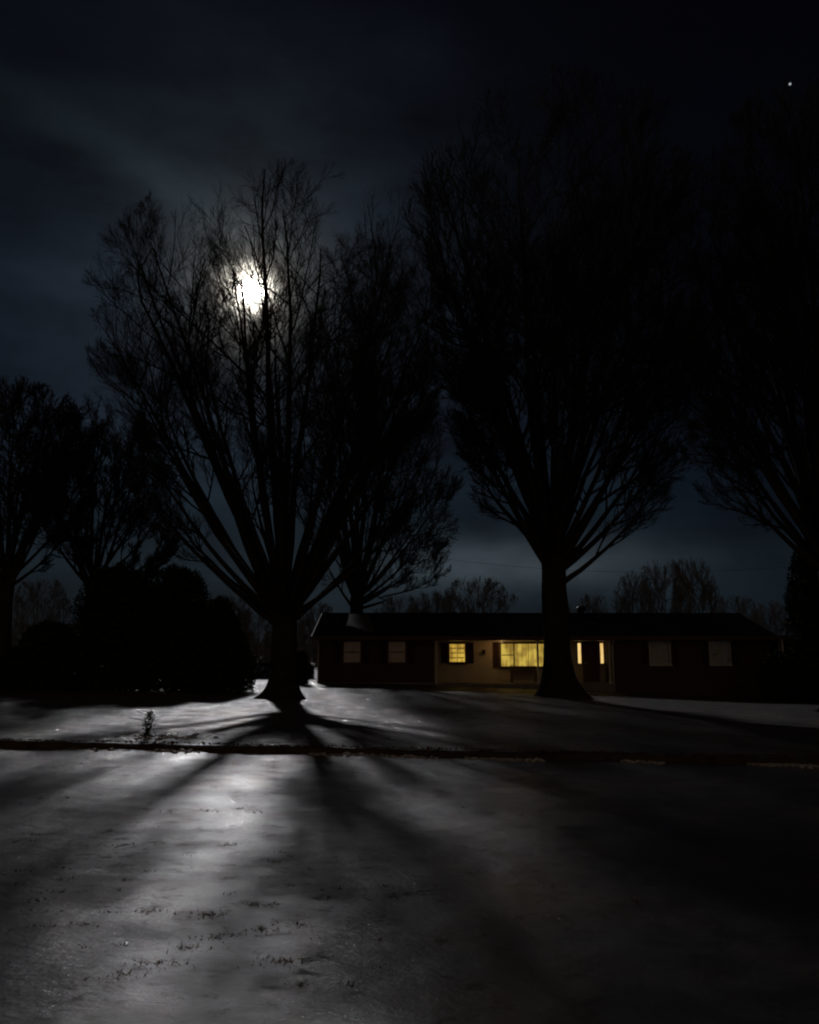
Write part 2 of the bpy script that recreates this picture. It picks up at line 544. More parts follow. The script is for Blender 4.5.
def tubes(pts, rad, sides):
    """pts (N,M,3), rad (N,M) -> verts, quads"""
    N_, M_, _ = pts.shape
    d = np.empty_like(pts)
    d[:, 1:-1] = pts[:, 2:] - pts[:, :-2]; d[:, 0] = pts[:, 1] - pts[:, 0]; d[:, -1] = pts[:, -1] - pts[:, -2]
    d = norm(d)
    ref = np.where(np.abs(d[:, :1, 2:3]) < .8, np.array([0, 0, 1.0]), np.array([1.0, 0, 0]))
    a = norm(np.cross(d, np.broadcast_to(ref, d.shape))); b = np.cross(d, a)
    t = np.arange(sides) * 2 * np.pi / sides
    v = pts[:, :, None] + rad[:, :, None, None] * (a[:, :, None] * np.cos(t)[None, None, :, None] + b[:, :, None] * np.sin(t)[None, None, :, None])
    i = (np.arange(N_) * M_ * sides)[:, None, None] + (np.arange(M_ - 1) * sides)[None, :, None] + np.arange(sides)[None, None, :]
    j = (np.arange(N_) * M_ * sides)[:, None, None] + (np.arange(M_ - 1) * sides)[None, :, None] + ((np.arange(sides) + 1) % sides)[None, None, :]
    f = np.stack([i, j, j + sides, i + sides], -1)
    return v.reshape(-1, 3), f.reshape(-1, 4)


def merge(parts):
    V, Fq, o = [], [], 0
    for v, f in parts:
        V.append(v); Fq.append(f + o); o += len(v)
    return np.concatenate(V), np.concatenate(Fq)


def quad_obj(name, parts, mat, parent, smooth=False):
    v, f = merge(parts)
    return link(name, raw_mesh(name, v, f.reshape(-1), np.full(len(f), 4), mat, smooth), parent)


class Envelope:
    """crown outline: heights and half-widths to the left and right of the axis, rounded in plan"""
    def __init__(self, zs, left, right, depth=1.0, seed=0, rough=.16):
        self.zs, self.l, self.r, self.depth = np.array(zs), np.array(left), np.array(right), depth
        self.seed = seed; self.rough = rough

    def R(self, z, az):
        l = np.interp(z, self.zs, self.l, left=.2, right=0); r = np.interp(z, self.zs, self.r, left=.2, right=0)
        c = .5 * (1 + np.cos(az))
        R = l * (1 - c) + r * c
        s = np.abs(np.sin(az)); R = R * (1 - s) + s * self.depth * .5 * (l + r)
        return R * (1 + self.rough * (vnoise(az * 2.2 + 9, z * .55 + 3, self.seed) - .55) * 2)

    def ratio(self, p):
        az = np.arctan2(p[..., 1], p[..., 0]); h = np.hypot(p[..., 0], p[..., 1])
        return h / np.maximum(self.R(p[..., 2], az), 1e-3)


def grow(rng, ppts, prad, count, tlo, ang, lfac, M_, env, up, noise, rfac, rmin, lmin, absolute=None, out=0.0, tpow=1.0):
    """one generation of child branches from all parents at once"""
    N_, Mp, _ = ppts.shape
    pl = np.linalg.norm(np.diff(ppts, axis=1), axis=-1).sum(1)
    k = N_ * count
    idx = np.repeat(np.arange(N_), count)
    base = np.tile((np.arange(count) + .5) / count, N_)
    t = tlo + (1 - tlo) * np.clip(base + rng.normal(0, .35 / count, k), 0, .995) ** tpow
    x = t * (Mp - 1); i0 = np.minimum(x.astype(int), Mp - 2); fr = (x - i0)[:, None]
    p0 = ppts[idx, i0] * (1 - fr) + ppts[idx, i0 + 1] * fr
    pd = norm(ppts[idx, i0 + 1] - ppts[idx, i0])
    pr = prad[idx, i0] * (1 - fr[:, 0]) + prad[idx, i0 + 1] * fr[:, 0]
    side = norm(np.cross(pd, rng.normal(0, 1, (k, 3))))
    if out:
        o = p0.copy(); o[:, 2] *= 0
        side = norm(side + out * norm(o))
        side = norm(side - pd * (side * pd).sum(-1, keepdims=True))
    an = np.radians(rng.normal(ang, ang * .22, k))[:, None]
    d = norm(pd * np.cos(an) + side * np.sin(an))
    L = (pl[idx] if absolute is None else absolute) * lfac * (1 - .30 * t) * rng.uniform(.65, 1.25, k)
    L = np.maximum(L, lmin)
    seg = (L / (M_ - 1))[:, None]
    pts = np.empty((k, M_, 3)); pts[:, 0] = p0
    for m in range(1, M_):
        d = norm(d + up * UP + rng.normal(0, noise, (k, 3)))
        pts[:, m] = pts[:, m - 1] + d * seg
    if env is not None:
        for it in range(2):
            rt = env.ratio(pts[:, -1]); bad = (rt > .98) | (pts[:, -1, 2] > env.zs[-1] * .97)
            sc_ = np.where(bad, .74, 1)[:, None, None]
            pts = pts[:, :1] + (pts - pts[:, :1]) * sc_
        ok = (env.ratio(pts[:, -1]) < rng.uniform(.96, 1.16, k)) & (pts[:, -1, 2] < env.zs[-1] * rng.uniform(.93, 1.03, k))
        pts, pr = pts[ok], pr[ok]
    r0 = np.maximum(np.minimum(pr * rfac, pr * .95), rmin)
    rad = r0[:, None] * np.linspace(1, .45, M_)[None]
    return pts, np.maximum(rad, rmin * .7)


def make_trunk(root, top, r0, r1, flare, roots, mat, sides=28, seed=0, lean=(0, 0)):
    rng = np.random.default_rng(seed)
    zs = np.concatenate([np.linspace(-.3, flare * 2.3, 20), np.linspace(flare * 2.3, top, 14)[1:]])
    th = np.arange(sides) * 2 * np.pi / sides
    V = []
    ra = np.sort(rng.uniform(0, 2 * np.pi, roots)) if not isinstance(roots, (list, tuple)) else np.array(roots)
    for z in zs:
        f = min(1.12, max(0, 1 - z / (flare * 2.3)))
        prof = np.zeros(sides)
        for q, a in enumerate(ra):
            prof = np.maximum(prof, (.55, 1.0, .75, 1.15, .8)[q % 5] * np.exp(-((np.angle(np.exp(1j * (th - a)))) / (.30 + .1 * (q % 2))) ** 2))
        t = np.clip(z / top, 0, 1)
        r = (r0 * (1 - t) + r1 * t) * (1 + .05 * np.sin(th * 3 + z) + .03 * np.sin(th * 7 + z * 3))
        r = r * (1 + .3 * f) * (1 + .16 * fbm(np.cos(th) * 3.1 + 5, np.sin(th) * 3.1 + z * 1.1, seed, 3)) + (f ** 4.2) * flare * 1.0 * prof * (1 + .5 * fbm(th * 1.5, th * 0 + z * 2, seed + 3, 3))
        V.append(np.stack([r * np.cos(th) + lean[0] * max(z, 0), r * np.sin(th) + lean[1] * max(z, 0), np.full(sides, z)], -1))
    V = np.concatenate(V); n = len(zs)
    i = (np.arange(n - 1) * sides)[:, None] + np.arange(sides)[None]
    j = (np.arange(n - 1) * sides)[:, None] + ((np.arange(sides) + 1) % sides)[None]
    f = np.stack([i, j, j + sides, i + sides], -1).reshape(-1, 4)
    return quad_obj('trunk', [(V, f)], mat, root, True)


def build_tree(name, label, cat, loc, env, fork, r0, r1, flare=.8, roots=6, nl=11, dens=(12, 8, 7, 5), seed=1, twig=.0035,
               group=None, mat=None, tmat=None, limbs_at=None, l0=.36, low=.25, lean=(0, 0), spread=.62, trunk_sides=28, tlen=(.55, .55, .6), droop=0.0, tl1=.25):
    rng = np.random.default_rng(seed)
    mat = mat or M['bark']; tmat = tmat or M['twig']
    root = thing(name, label, cat, loc, group)
    ztop = env.zs[-1]
    make_trunk(root, fork * 1.18, r0, r1, flare, roots, mat, trunk_sides, seed, lean)
    limbs, rads = [], []
    specs = limbs_at or []
    if len(specs) < nl:
        for i in range(nl - len(specs)):
            az = i * 2.39996 + rng.uniform(-.3, .3)
            u = low + (1 - low) * ((i + .5) / nl) ** .85
            specs = specs + [(az, u, None)]
    for az, u, fk in specs:
        zt = fork + (ztop - fork) * min(u, .88)
        R = float(env.R(zt, az)) * (.86 if u < .85 else rng.uniform(.5, .86))
        f0 = fork * (1 + (.30 * rng.random() * (.5 + u) if fk is None else fk))
        p0 = np.array([lean[0] * f0, lean[1] * f0, f0])
        p2 = np.array([math.cos(az) * R, math.sin(az) * R, zt])
        h = (p2 - p0) * np.array([1, 1, 0])
        bow = (1 - u) * .30
        p1 = p0 + h * spread * (.80 + bow) + UP * (zt - f0) * (.50 - bow * .45) - UP * droop * (1 - u)
        t = np.linspace(0, 1, 14)[:, None]
        c = p0 * (1 - t) ** 2 + 2 * p1 * t * (1 - t) + p2 * t * t
        wob = np.cumsum(np.cumsum(rng.normal(0, .0125 * (zt - f0) / 8, (14, 3)), 0) + rng.normal(0, .016 * (zt - f0) / 8, (14, 3)), 0); wob -= wob[:1]
        c = c + wob
        rt = env.ratio(c); pull = np.where(np.arange(14) > 4, np.minimum(1, .86 / np.maximum(rt, .01)), 1)
        c[:, :2] *= pull[:, None]
        limbs.append(c)
        rb = r1 * (.25 + .25 * u)
        rads.append(np.maximum(rb * (1 - np.linspace(0, 1, 14) ** .8 * .88), twig * 2))
    limbs = np.array(limbs); rads = np.array(rads)
    for i in range(len(limbs)):
        quad_obj('limb', [tubes(limbs[i:i + 1], rads[i:i + 1], 8)], mat, root, True)
    parts = []
    p1_, r1_ = grow(rng, limbs, rads, dens[0], tl1, 38, l0, 8, env, .05, .08, .55, twig * 1.6, .3, out=.25, tpow=.62)
    parts.append(tubes(p1_, r1_, 5))
    p2_, r2_ = grow(rng, p1_, r1_, dens[1], .22, 30, tlen[0], 6, env, .07, .10, .6, twig * 1.25, .2)
    parts.append(tubes(p2_, r2_, 4))
    p3_, r3_ = grow(rng, p2_, r2_, dens[2], .2, 28, tlen[1], 5, env, .06, .10, .62, twig, .12)
    parts.append(tubes(p3_, r3_, 3))
    if dens[3]:
        p4_, r4_ = grow(rng, p3_, r3_, dens[3], .15, 26, tlen[2], 3, env, .06, .08, .7, twig * .8, .08)
        parts.append(tubes(p4_, r4_, 3))
    quad_obj('crown', parts, tmat, root)
    return root


def env_px(cx, d, rows, depth=1.0, seed=0, rough=.16, base=None):
    """crown outline from picture rows (py, left px, right px) at distance d"""
    gz = float(lawn_base(P(cx, 600, d).x, d)) if base is None else base
    ax = P(cx, 600, d).x
    zs, l, r = [], [], []
    for py, a, b in sorted(rows, key=lambda q: -q[0]):
        z = P(cx, py, d).z - gz
        zs.append(z); l.append(max(ax - P(a, py, d).x, .05)); r.append(max(P(b, py, d).x - ax, .05))
    return Envelope(zs, l, r, depth, seed, rough), (ax, d, gz)


PI = math.pi
# the maple just beyond the kerb, the moon behind its crown
D1 = 28.0
e, loc = env_px(285, D1, [(632, 258, 312), (596, 196, 372), (540, 138, 412), (480, 108, 428), (420, 92, 440), (350, 86, 447), (300, 90, 446),
                          (262, 104, 440), (236, 136, 430), (214, 180, 410), (197, 235, 376)], .85, 4, .08)
maple = build_tree('bare_tree', 'broad bare maple on the lawn left of the house, the moon behind its crown', 'tree', loc, e, 2.3, .46, .40,
           flare=.42, roots=[.1, .85, 2.2, 3.15, 4.2, 5.3], seed=8, twig=.0044, nl=38, dens=(10, 8, 7, 6), spread=.62, l0=.36, tl1=.42, tlen=(.52, .56, .62),
           limbs_at=[(PI * .98, .36, .0), (PI * .95, .84, .22), (PI * .9, .55, .1), (PI * 1.08, .76, .05), (.05, .30, .05), (-.25, .55, .12), (PI * .8, .9, .15), (.3, .88, .2), (-1.6, .93, .1)])

maple.rotation_euler.z = .16

# the great tree in front of the house
D2 = 34.5
e, loc = env_px(555, D2, [(575, 545, 566), (552, 500, 625), (510, 462, 690), (440, 446, 700), (380, 438, 705), (300, 418, 712), (230, 408, 715), (180, 412, 710),
                          (146, 440, 690), (120, 485, 650), (106, 540, 600)], .9, 8, .2)
build_tree('bare_tree', 'tallest bare tree, thick straight trunk in front of the lit picture window', 'tree', loc, e, 4.9, .56, .50,
           flare=.9, roots=7, seed=12, twig=.0085, nl=34, dens=(12, 8, 7, 4), spread=.54, l0=.40,
           limbs_at=[(PI * .95, .30, .12), (PI * 1.05, .52, .14), (.1, .17, -.08), (-.1, .33, .02), (.05, .5, .08), (PI * .9, .74, .2)])

# tree behind the house
D3 = 53
e, loc = env_px(357, D3, [(600, 345, 372), (585, 322, 446), (545, 314, 474), (480, 312, 462), (420, 306, 450), (350, 300, 438), (290, 300, 428), (250, 315, 415),
                          (215, 340, 395)], .85, 3, .12)
build_tree('bare_tree', 'bare tree rising behind the left end of the house roof', 'tree', loc, e, 4.3, .45, .42,
           flare=.5, roots=5, seed=21, twig=.011, nl=24, dens=(11, 8, 6, 4), spread=.60, l0=.40,
           limbs_at=[(.0, .08, .0), (.35, .2, .1), (PI, .16, -.05), (-.4, .13, .05), (.7, .10, .1), (-.1, .27, .15), (-.9, .2, .1)])

# right edge
D4 = 29
e, loc = env_px(836, D4, [(600, 826, 846), (560, 790, 880), (500, 705, 940), (440, 655, 990), (380, 648, 1010), (300, 655, 1020), (220, 690, 1010), (160, 712, 990),
                          (110, 760, 940), (85, 800, 880)], .8, 6, .25)
build_tree('bare_tree', 'dark leaning bare tree cut by the right edge of the picture', 'tree', loc, e, 4.4, .50, .45,
           flare=.6, roots=6, seed=31, twig=.008, nl=28, dens=(11, 8, 7, 4), spread=.58, l0=.40,
           limbs_at=[(PI * .97, .45, .0), (PI * 1.05, .25, .05), (PI, .7, .1)])

# left pair
D5 = 31
e, loc = env_px(6, D5, [(610, -4, 14), (560, -60, 60), (500, -90, 84), (440, -95, 92), (400, -70, 74), (378, -30, 40)], .9, 2, .12)
build_tree('bare_tree', 'bare tree at the left edge of the picture', 'tree', loc, e, 3.6, .30, .26,
           flare=.5, roots=5, seed=41, twig=.0105, nl=20, dens=(10, 8, 7, 4), spread=.62, l0=.36)
D6 = 37
e, loc = env_px(92, D6, [(620, 84, 100), (585, 50, 160), (540, 30, 190), (490, 30, 176), (440, 40, 165), (405, 62, 140), (392, 84, 115)], .9, 5, .12)
build_tree('bare_tree', 'bare tree with low spreading branches behind the left evergreen shrubs', 'tree', loc, e, 3.6, .34, .28,
           flare=.5, roots=5, seed=51, twig=.0115, nl=20, dens=(10, 8, 7, 4), spread=.66, l0=.36,
           limbs_at=[(.0, .08, .0), (.1, .2, .1), (-.2, .14, .05), (.3, .3, .1)])


# far trees: one prototype, copies share its meshes
def copy_tree(o, parent=None):
    c = o.copy(); C.objects.link(c); c.parent = parent
    for ch in list(o.children):
        copy_tree(ch, c)
    return c


FG = 'far bare trees behind the house'
protos = []
for k, (hh, ww) in enumerate([(10, 5.0), (10, 3.6)]):
    z = np.linspace(1.6, hh, 8)
    w = ww * np.array([.5, .92, 1, 1, .95, .85, .66, .35])
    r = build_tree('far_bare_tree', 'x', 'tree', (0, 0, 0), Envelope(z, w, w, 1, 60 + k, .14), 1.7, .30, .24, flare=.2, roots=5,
                   nl=13, dens=(8, 6, 5, 3), l0=.5, tlen=(.6, .6, .6), spread=.75, seed=60 + k, twig=.015, mat=M['hazed_far_twig'], tmat=M['hazed_far_twig'], trunk_sides=10, group=FG, low=.2)
    protos.append(r)
far = [
    (478, 574, 100, 0, 44, 'round pale far tree above the roof between the two big trunks'),
    (430, 588, 108, 1, 30, 'low far tree left of the round pale one above the roof'),
    (398, 592, 98, 0, 26, 'low far tree at the foot of the tree behind the house'),
    (592, 590, 118, 0, 22, 'small round far tree just right of the thick trunk'),
    (634, 568, 86, 1, 26, 'far tree, left one of the dark clump above the right roof'),
    (664, 556, 80, 0, 34, 'far tree, broad middle one of the dark clump above the right roof'),
    (695, 553, 82, 1, 28, 'far tree, right one of the dark clump above the right roof'),
    (735, 592, 120, 0, 30, 'low far tree right of the dark clump above the roof'),
    (768, 598, 110, 1, 26, 'lowest far tree beside the evergreen at the right'),
    (560, 598, 125, 1, 20, 'far tree half hidden behind the thick trunk'),
    (232, 592, 92, 1, 26, 'far tree between the evergreens and the maple trunk'),
    (258, 606, 105, 0, 24, 'low far tree close left of the maple trunk'),
    (318, 600, 90, 1, 24, 'far tree between the maple trunk and the end of the house'),
    (40, 575, 75, 0, 34, 'far tree behind the two trees at the left edge'),
    (140, 570, 85, 1, 32, 'far tree seen over the big evergreen shrubs'),
]
for i, (px, py, d, k, hw, lab) in enumerate(far):
    o = protos[k] if all(f[3] != k for f in far[:i]) else copy_tree(protos[k])
    g = float(lawn_base(P(px, 600, d).x, d))
    top = P(px, py, d).z - g
    o.location = (P(px, 600, d).x, d, g)
    sx_ = (P(px + hw, py, d).x - P(px - hw, py, d).x) / 2 / (5.0 if k == 0 else 3.6)
    o.scale = (sx_, sx_, top / 10.0)
    o.rotation_euler.z = i * 1.7
    o['label'] = lab


# distant wood closing the view all round behind the house
def woods():
    rng = np.random.default_rng(99)
    n = 2600
    a = rng.uniform(-1.1, 1.1, n); d = rng.uniform(150, 210, n)
    x, y = d * np.sin(a), d * np.cos(a)
    h = rng.uniform(4.5, 8.5, n) * (.7 + .6 * vnoise(a * 22, a * 0, 5))
    g = lawn_base(x, y)
    t = np.linspace(0, 1, 5)
    P_ = np.stack([x[:, None] + rng.normal(0, .25, (n, 5)) * t, y[:, None] + rng.normal(0, .25, (n, 5)) * t, g[:, None] - .3 + (h[:, None] + .3) * t], -1)
    R = .13 * (1 - t * .85)[None] * rng.uniform(.6, 1.4, (n, 1))
    parts = [tubes(P_, R, 4)]
    e = None
    p, r_ = grow(rng, P_, R, 14, .12, 38, .34, 4, e, .1, .14, .5, .03, .3)
    parts.append(tubes(p, r_, 3))
    p, r_ = grow(rng, p, r_, 4, .2, 34, .5, 3, e, .1, .14, .6, .024, .2)
    parts.append(tubes(p, r_, 3))
    k = 9000
    a = rng.uniform(-1.1, 1.1, k); d = rng.uniform(128, 150, k); x, y = d * np.sin(a), d * np.cos(a)
    h = rng.uniform(.9, 2.6, k); g = lawn_base(x, y); t = np.linspace(0, 1, 3)
    q = np.stack([x[:, None] + rng.normal(0, .35, (k, 1)) * t, y[:, None] + 0 * t, g[:, None] - .2 + (h[:, None] + .2) * t], -1)
    parts.append(tubes(q, .07 * (1 - t * .7)[None] * rng.uniform(.5, 1.5, (k, 1)), 3))
    p, r_ = grow(rng, q, np.full((k, 3), .04), 4, .1, 45, .5, 3, e, .1, .2, .6, .03, .2)
    parts.append(tubes(p, r_, 3))
    o = quad_obj('far_woods', parts, M['hazed_far_twig'], None)
    tag(o, 'low line of bare distant woods on the horizon', 'woods', kind='stuff')


woods()

# ------------------------------------------------------------------ evergreens
def evergreen(name, label, loc, hw, h, shape, seed, n=26000, size=.11, cat='shrub', group=None, wild=1.0):
    rng = np.random.default_rng(seed)
    root = thing(name, label, cat, loc, group)
    tr = MB()
    tr.tube([(0, 0, -.2), (.03, 0, h * .3), (0, .04, h * .7), (0, 0, h * .93)], [hw * .07 + .04, hw * .06 + .03, .04, .01], 8)
    for k in range(14):
        a = k * 2.4; z = h * (.12 + .055 * k); q = hw * .6 * (1 - z / h) + .1
        tr.tube([(0, 0, z), (math.cos(a) * q * .5, math.sin(a) * q * .5, z + q * .2), (math.cos(a) * q, math.sin(a) * q, z + q * .5)], [.03, .02, .008], 5)
    tr.build('trunk', M['bark'], root, smooth=True)
    # lobes of foliage arranged on the outline
    nl_ = 130
    zz = rng.uniform(.04, 1, nl_) ; aa = rng.uniform(0, 2 * PI, nl_)
    R = np.array([shape(z) for z in zz]) * hw
    rr = np.sqrt(rng.uniform(.15, 1, nl_)) * R * .82
    lc = np.stack([rr * np.cos(aa), rr * np.sin(aa), zz * h * .93], -1)
    lr = hw * rng.uniform(.14, .30, nl_) * (1.1 - .45 * zz)
    # core filling
    c = rng.integers(0, nl_, n)
    u = norm(rng.normal(0, 1, (n, 3))); rad = rng.uniform(.35, 1.08, n) ** .6
    p = lc[c] + u * (lr[c] * rad)[:, None] * np.array([1, 1, 1.25])
    m = n // 2
    z2 = .93 * rng.random(m) ** 1.5; a2 = rng.uniform(0, 2 * PI, m)
    R2 = np.array([shape(z) for z in z2]) * hw * .97 * np.sqrt(rng.random(m))
    p = np.concatenate([p, np.stack([R2 * np.cos(a2), R2 * np.sin(a2), z2 * h], -1)])
    p = p[p[:, 2] > 0.02]
    k = len(p)
    d = norm(rng.normal(0, 1, (k, 3)) + np.array([0, 0, .5])); s = norm(np.cross(d, rng.normal(0, 1, (k, 3))))
    L = size * rng.uniform(.6, 1.6, k)[:, None]; w = size * .28 * rng.uniform(.6, 1.3, k)[:, None]
    v = np.stack([p, p + d * L * .5 + s * w, p + d * L, p + d * L * .5 - s * w], 1).reshape(-1, 3)
    f = (np.arange(k) * 4)[:, None] + np.arange(4)[None]
    link('crown', raw_mesh('crown', v, f.reshape(-1), np.full(k, 4), M['needles']), root)
    return root


dome = lambda z: math.sqrt(max(0, 1 - max(0, (z - .25) / .78) ** 2.4)) * (.86 + .14 * min(1, z / .2))
cone = lambda z: max(.02, (1 - z) ** .75) * min(1, .75 + z * 2)
GE = 'evergreens along the left side'


def ev(name, label, px, py, d, hwpx, shape, seed, **kw):
    b = P(px, 600, d)
    g = float(lawn_base(b.x, d))
    h = P(px, py, d).z - g
    hw = (P(px + hwpx, 640, d).x - P(px - hwpx, 640, d).x) / 2
    return evergreen(name, label, (b.x, d, g), hw, h, shape, seed, **kw)


ev('evergreen_shrub', 'largest dark evergreen shrub, rounded top, left of the middle of the hedge', 116, 561, 33, 46, dome, 1, group=GE, n=46000)
ev('evergreen_shrub', 'tall dark evergreen shrub with a pointed top, right of the largest one', 178, 563, 33.6, 48, lambda z: max(.05, dome(z) * (1.04 - .28 * z)), 2, group=GE, n=38000)
ev('evergreen_shrub', 'dark evergreen shrub sloping down to the maple trunk', 220, 598, 32.8, 46, lambda z: (1 - z) ** .6 * min(1, .8 + z), 3, group=GE, n=34000)
ev('evergreen_shrub', 'low round evergreen shrub left of the largest one', 52, 622, 32, 33, dome, 4, group=GE, n=26000)
ev('evergreen_shrub', 'lowest evergreen shrub at the left edge of the picture', 4, 648, 31.5, 34, dome, 5, group=GE, n=20000)
ev('evergreen_tree', 'tall dark evergreen at the right edge beyond the end of the house', 818, 536, 38, 36, lambda z: dome(z) * .95, 6, cat='tree', n=46000, size=.13)
ev('evergreen_shrub', 'dark rounded shrub at the left corner of the house', 303, 650, 40.5, 8, dome, 7, n=7000, size=.08)
ev('evergreen_shrub', 'wide dark shrub in front of the right end of the house', 778, 652, 39.5, 26, dome, 9, n=14000, size=.1)


# low clipped hedge on the far side of the lawn
def hedge():
    b0, b1 = P(150, 660, 50), P(314, 660, 50)
    g = float(lawn_base(b0.x, 50))
    root = thing('hedge', 'low dark hedge between the evergreen shrubs and the end of the house', 'hedge', (b0.x, 50, g))
    rng = np.random.default_rng(77)
    W_ = b1.x - b0.x; hh = P(250, 663, 50).z - g; k = 42000
    x = rng.uniform(0, W_, k); y = rng.uniform(-.4, .4, k); z = rng.random(k) * hh * (1 + .35 * fbm(x * 1.1, x * 0, 8, 3))
    p = np.stack([x, y, z], -1)
    d = norm(rng.normal(0, 1, (k, 3)) + UP * .4); s = norm(np.cross(d, rng.normal(0, 1, (k, 3))))
    v = np.stack([p, p + d * .05 + s * .025, p + d * .1, p + d * .05 - s * .025], 1).reshape(-1, 3)
    f = (np.arange(k) * 4)[:, None] + np.arange(4)[None]
    link('foliage', raw_mesh('foliage', v, f.reshape(-1), np.full(k, 4), M['needles']), root)
    m_ = MB()
    for i in range(int(W_ / .4)): m_.tube([(.2 + i * .4, 0, -.1), (.22 + i * .4, .03, hh * .8)], [.03, .015], 5)
    m_.build('stems', M['bark'], root)


hedge()
# seedling in the lawn
def seedling():
    b = P(147, 738, 15.4); g = float(lawn_z(b.x, 15.4))
    root = thing('evergreen_seedling', 'small green seedling with a leafy tip sticking out of the lawn snow', 'plant', (b.x, 15.4, g))
    st = MB()
    st.tube([(-.03, 0, -.04), (-.02, 0, .14), (.02, .0, .3), (.04, 0, .52)], [.012, .010, .007, .003], 6)
    rng = random.Random(3)
    for k in range(11):
        z = .05 + k * .04; a = rng.uniform(0, 6.28); q = rng.uniform(.15, .5) * (1 - .4 * z)
        st.tube([(-.02 + .08 * z, 0, z), (math.cos(a) * q * .5, math.sin(a) * q * .5, z + .05), (math.cos(a) * q, math.sin(a) * q, z + rng.uniform(-.02, .14))], [.005, .004, .002], 5)
    st.build('stem', M['bark'], root)
    rs = np.random.default_rng(8)
    k = 620
    z = np.concatenate([rs.uniform(.13, .46, 460), rs.uniform(.02, .14, 160)])
    R = np.where(z > .14, .15 * (1 - np.abs(z - .26) / .28), .05)
    a = rs.uniform(0, 6.28, k); p = np.stack([R * np.cos(a) * rs.random(k) + .1 * (z - .1), R * np.sin(a) * rs.random(k), z], -1)
    d = norm(rs.normal(0, 1, (k, 3)) + np.array([0, 0, .8])); s = norm(np.cross(d, rs.normal(0, 1, (k, 3))))
    v = np.stack([p, p + d * .022 + s * .008, p + d * .045, p + d * .022 - s * .008], 1).reshape(-1, 3)
    f = (np.arange(k) * 4)[:, None] + np.arange(4)[None]
    link('foliage', raw_mesh('foliage', v, f.reshape(-1), np.full(k, 4), M['sprout']), root)


seedling()
# snapped twigs and snow lumps round the seedling
tw = MB()
b = P(165, 736, 15.6)
rr = random.Random(12)
for k in range(26):
    x0 = b.x + rr.gauss(.1, .38); y0 = 15.7 + rr.gauss(0, .25); a = rr.uniform(0, 6.28); q = rr.uniform(.06, .22)
    z0 = float(lawn_z(x0, y0))
    tw.tube([(x0, y0, z0 + .005), (x0 + q * .5 * math.cos(a), y0 + q * .5 * math.sin(a), z0 + .05), (x0 + q * math.cos(a), y0 + q * math.sin(a), z0 + rr.uniform(.01, .16))], [.005, .004, .002], 4)
tag(tw.build('fallen_twigs', M['twig']), 'snapped dark twigs scattered on the snow beside the seedling', 'twigs', kind='stuff')
n = 60
x = b.x + RNG.normal(0, .4, n); y = 15.6 + RNG.normal(0, .25, n); s = RNG.uniform(.02, .06, n)
tag(blobs('snow_lumps', np.stack([x, y, lawn_z(x, y) + s * .2], -1), s, M['clump'], .5), 'loose snow lumps around the seedling', 'snow', kind='stuff')


# ------------------------------------------------------------------ house
HD = 43.0
SX = lambda px: (P(px, 655, HD).x)
Zt = lambda py, d=HD: P(409, py, d).z
house = thing('ranch_house', 'long low brick ranch house with a lit porch, yellow windows and a dark gable roof', 'house', (0, 0, 0))
zb = -1.0                        # walls reach below the sloping lawn
z_eave = Zt(638)
xl, xr = SX(318), SX(770)
px0, px1 = SX(434), SX(612)
HB = HD + 8.2


def wall_holes(x0, x1, y0, y1, z0, z1, holes):
    """front wall slab with rectangular openings"""
    mb = MB()
    cuts = sorted(holes)
    x = x0
    for a, b_, c, d in cuts:
        if a > x: mb.box(x, a, y0, y1, z0, z1)
        mb.box(a, b_, y0, y1, z0, c); mb.box(a, b_, y0, y1, d, z1)
        x = b_
    if x < x1: mb.box(x, x1, y0, y1, z0, z1)
    return mb


def hole(a, b_, c, d): return (SX(a), SX(b_), Zt(d), Zt(c))


hL = [hole(343, 361, 641, 663), hole(388, 406, 641, 663)]
hR = [hole(650, 670, 640.5, 664), hole(710, 730, 640.5, 664)]
wall_holes(xl, px0, HD, HD + .25, zb, z_eave, hL).build('front_wall', M['brick'], house)
wall_holes(px1, xr, HD, HD + .25, zb, z_eave, hR).build('front_wall', M['brick'], house)
mb = MB()
mb.box(xl, xl + .25, HD + .25, HB, zb, z_eave)
mb.build('side_wall', M['brick'], house)
MB().box(xr - .25, xr, HD + .25, HB, zb, z_eave).build('side_wall', M['brick'], house)
MB().box(xl + .25, xr - .25, HB - .25, HB, zb, z_eave).build('rear_wall', M['brick'], house)
# gable triangles
RX0, RX1 = SX(313), SX(775)
ridge_y = HD + 4.1
z_ridge = P(409, 613.5, ridge_y).z
ey0 = HD - .7
ey1 = 2 * ridge_y - ey0
z_e = P(409, 636.5, ey0).z
slope = (z_ridge - z_e) / (ridge_y - ey0)
for a, b_ in ((xl + .02, xl + .22), (xr - .22, xr - .02)):
    m_ = MB()
    vs = [(x_, HD + .02, z_eave + .003) for x_ in (a, b_)] + [(x_, HB - .02, z_eave + .003) for x_ in (a, b_)] + [(x_, ridge_y, z_ridge - .16) for x_ in (a, b_)]
    m_.add(vs, [(0, 2, 4), (1, 5, 3), (0, 4, 5, 1), (2, 3, 5, 4), (0, 1, 3, 2)])
    m_.build('gable', M['white'], house)
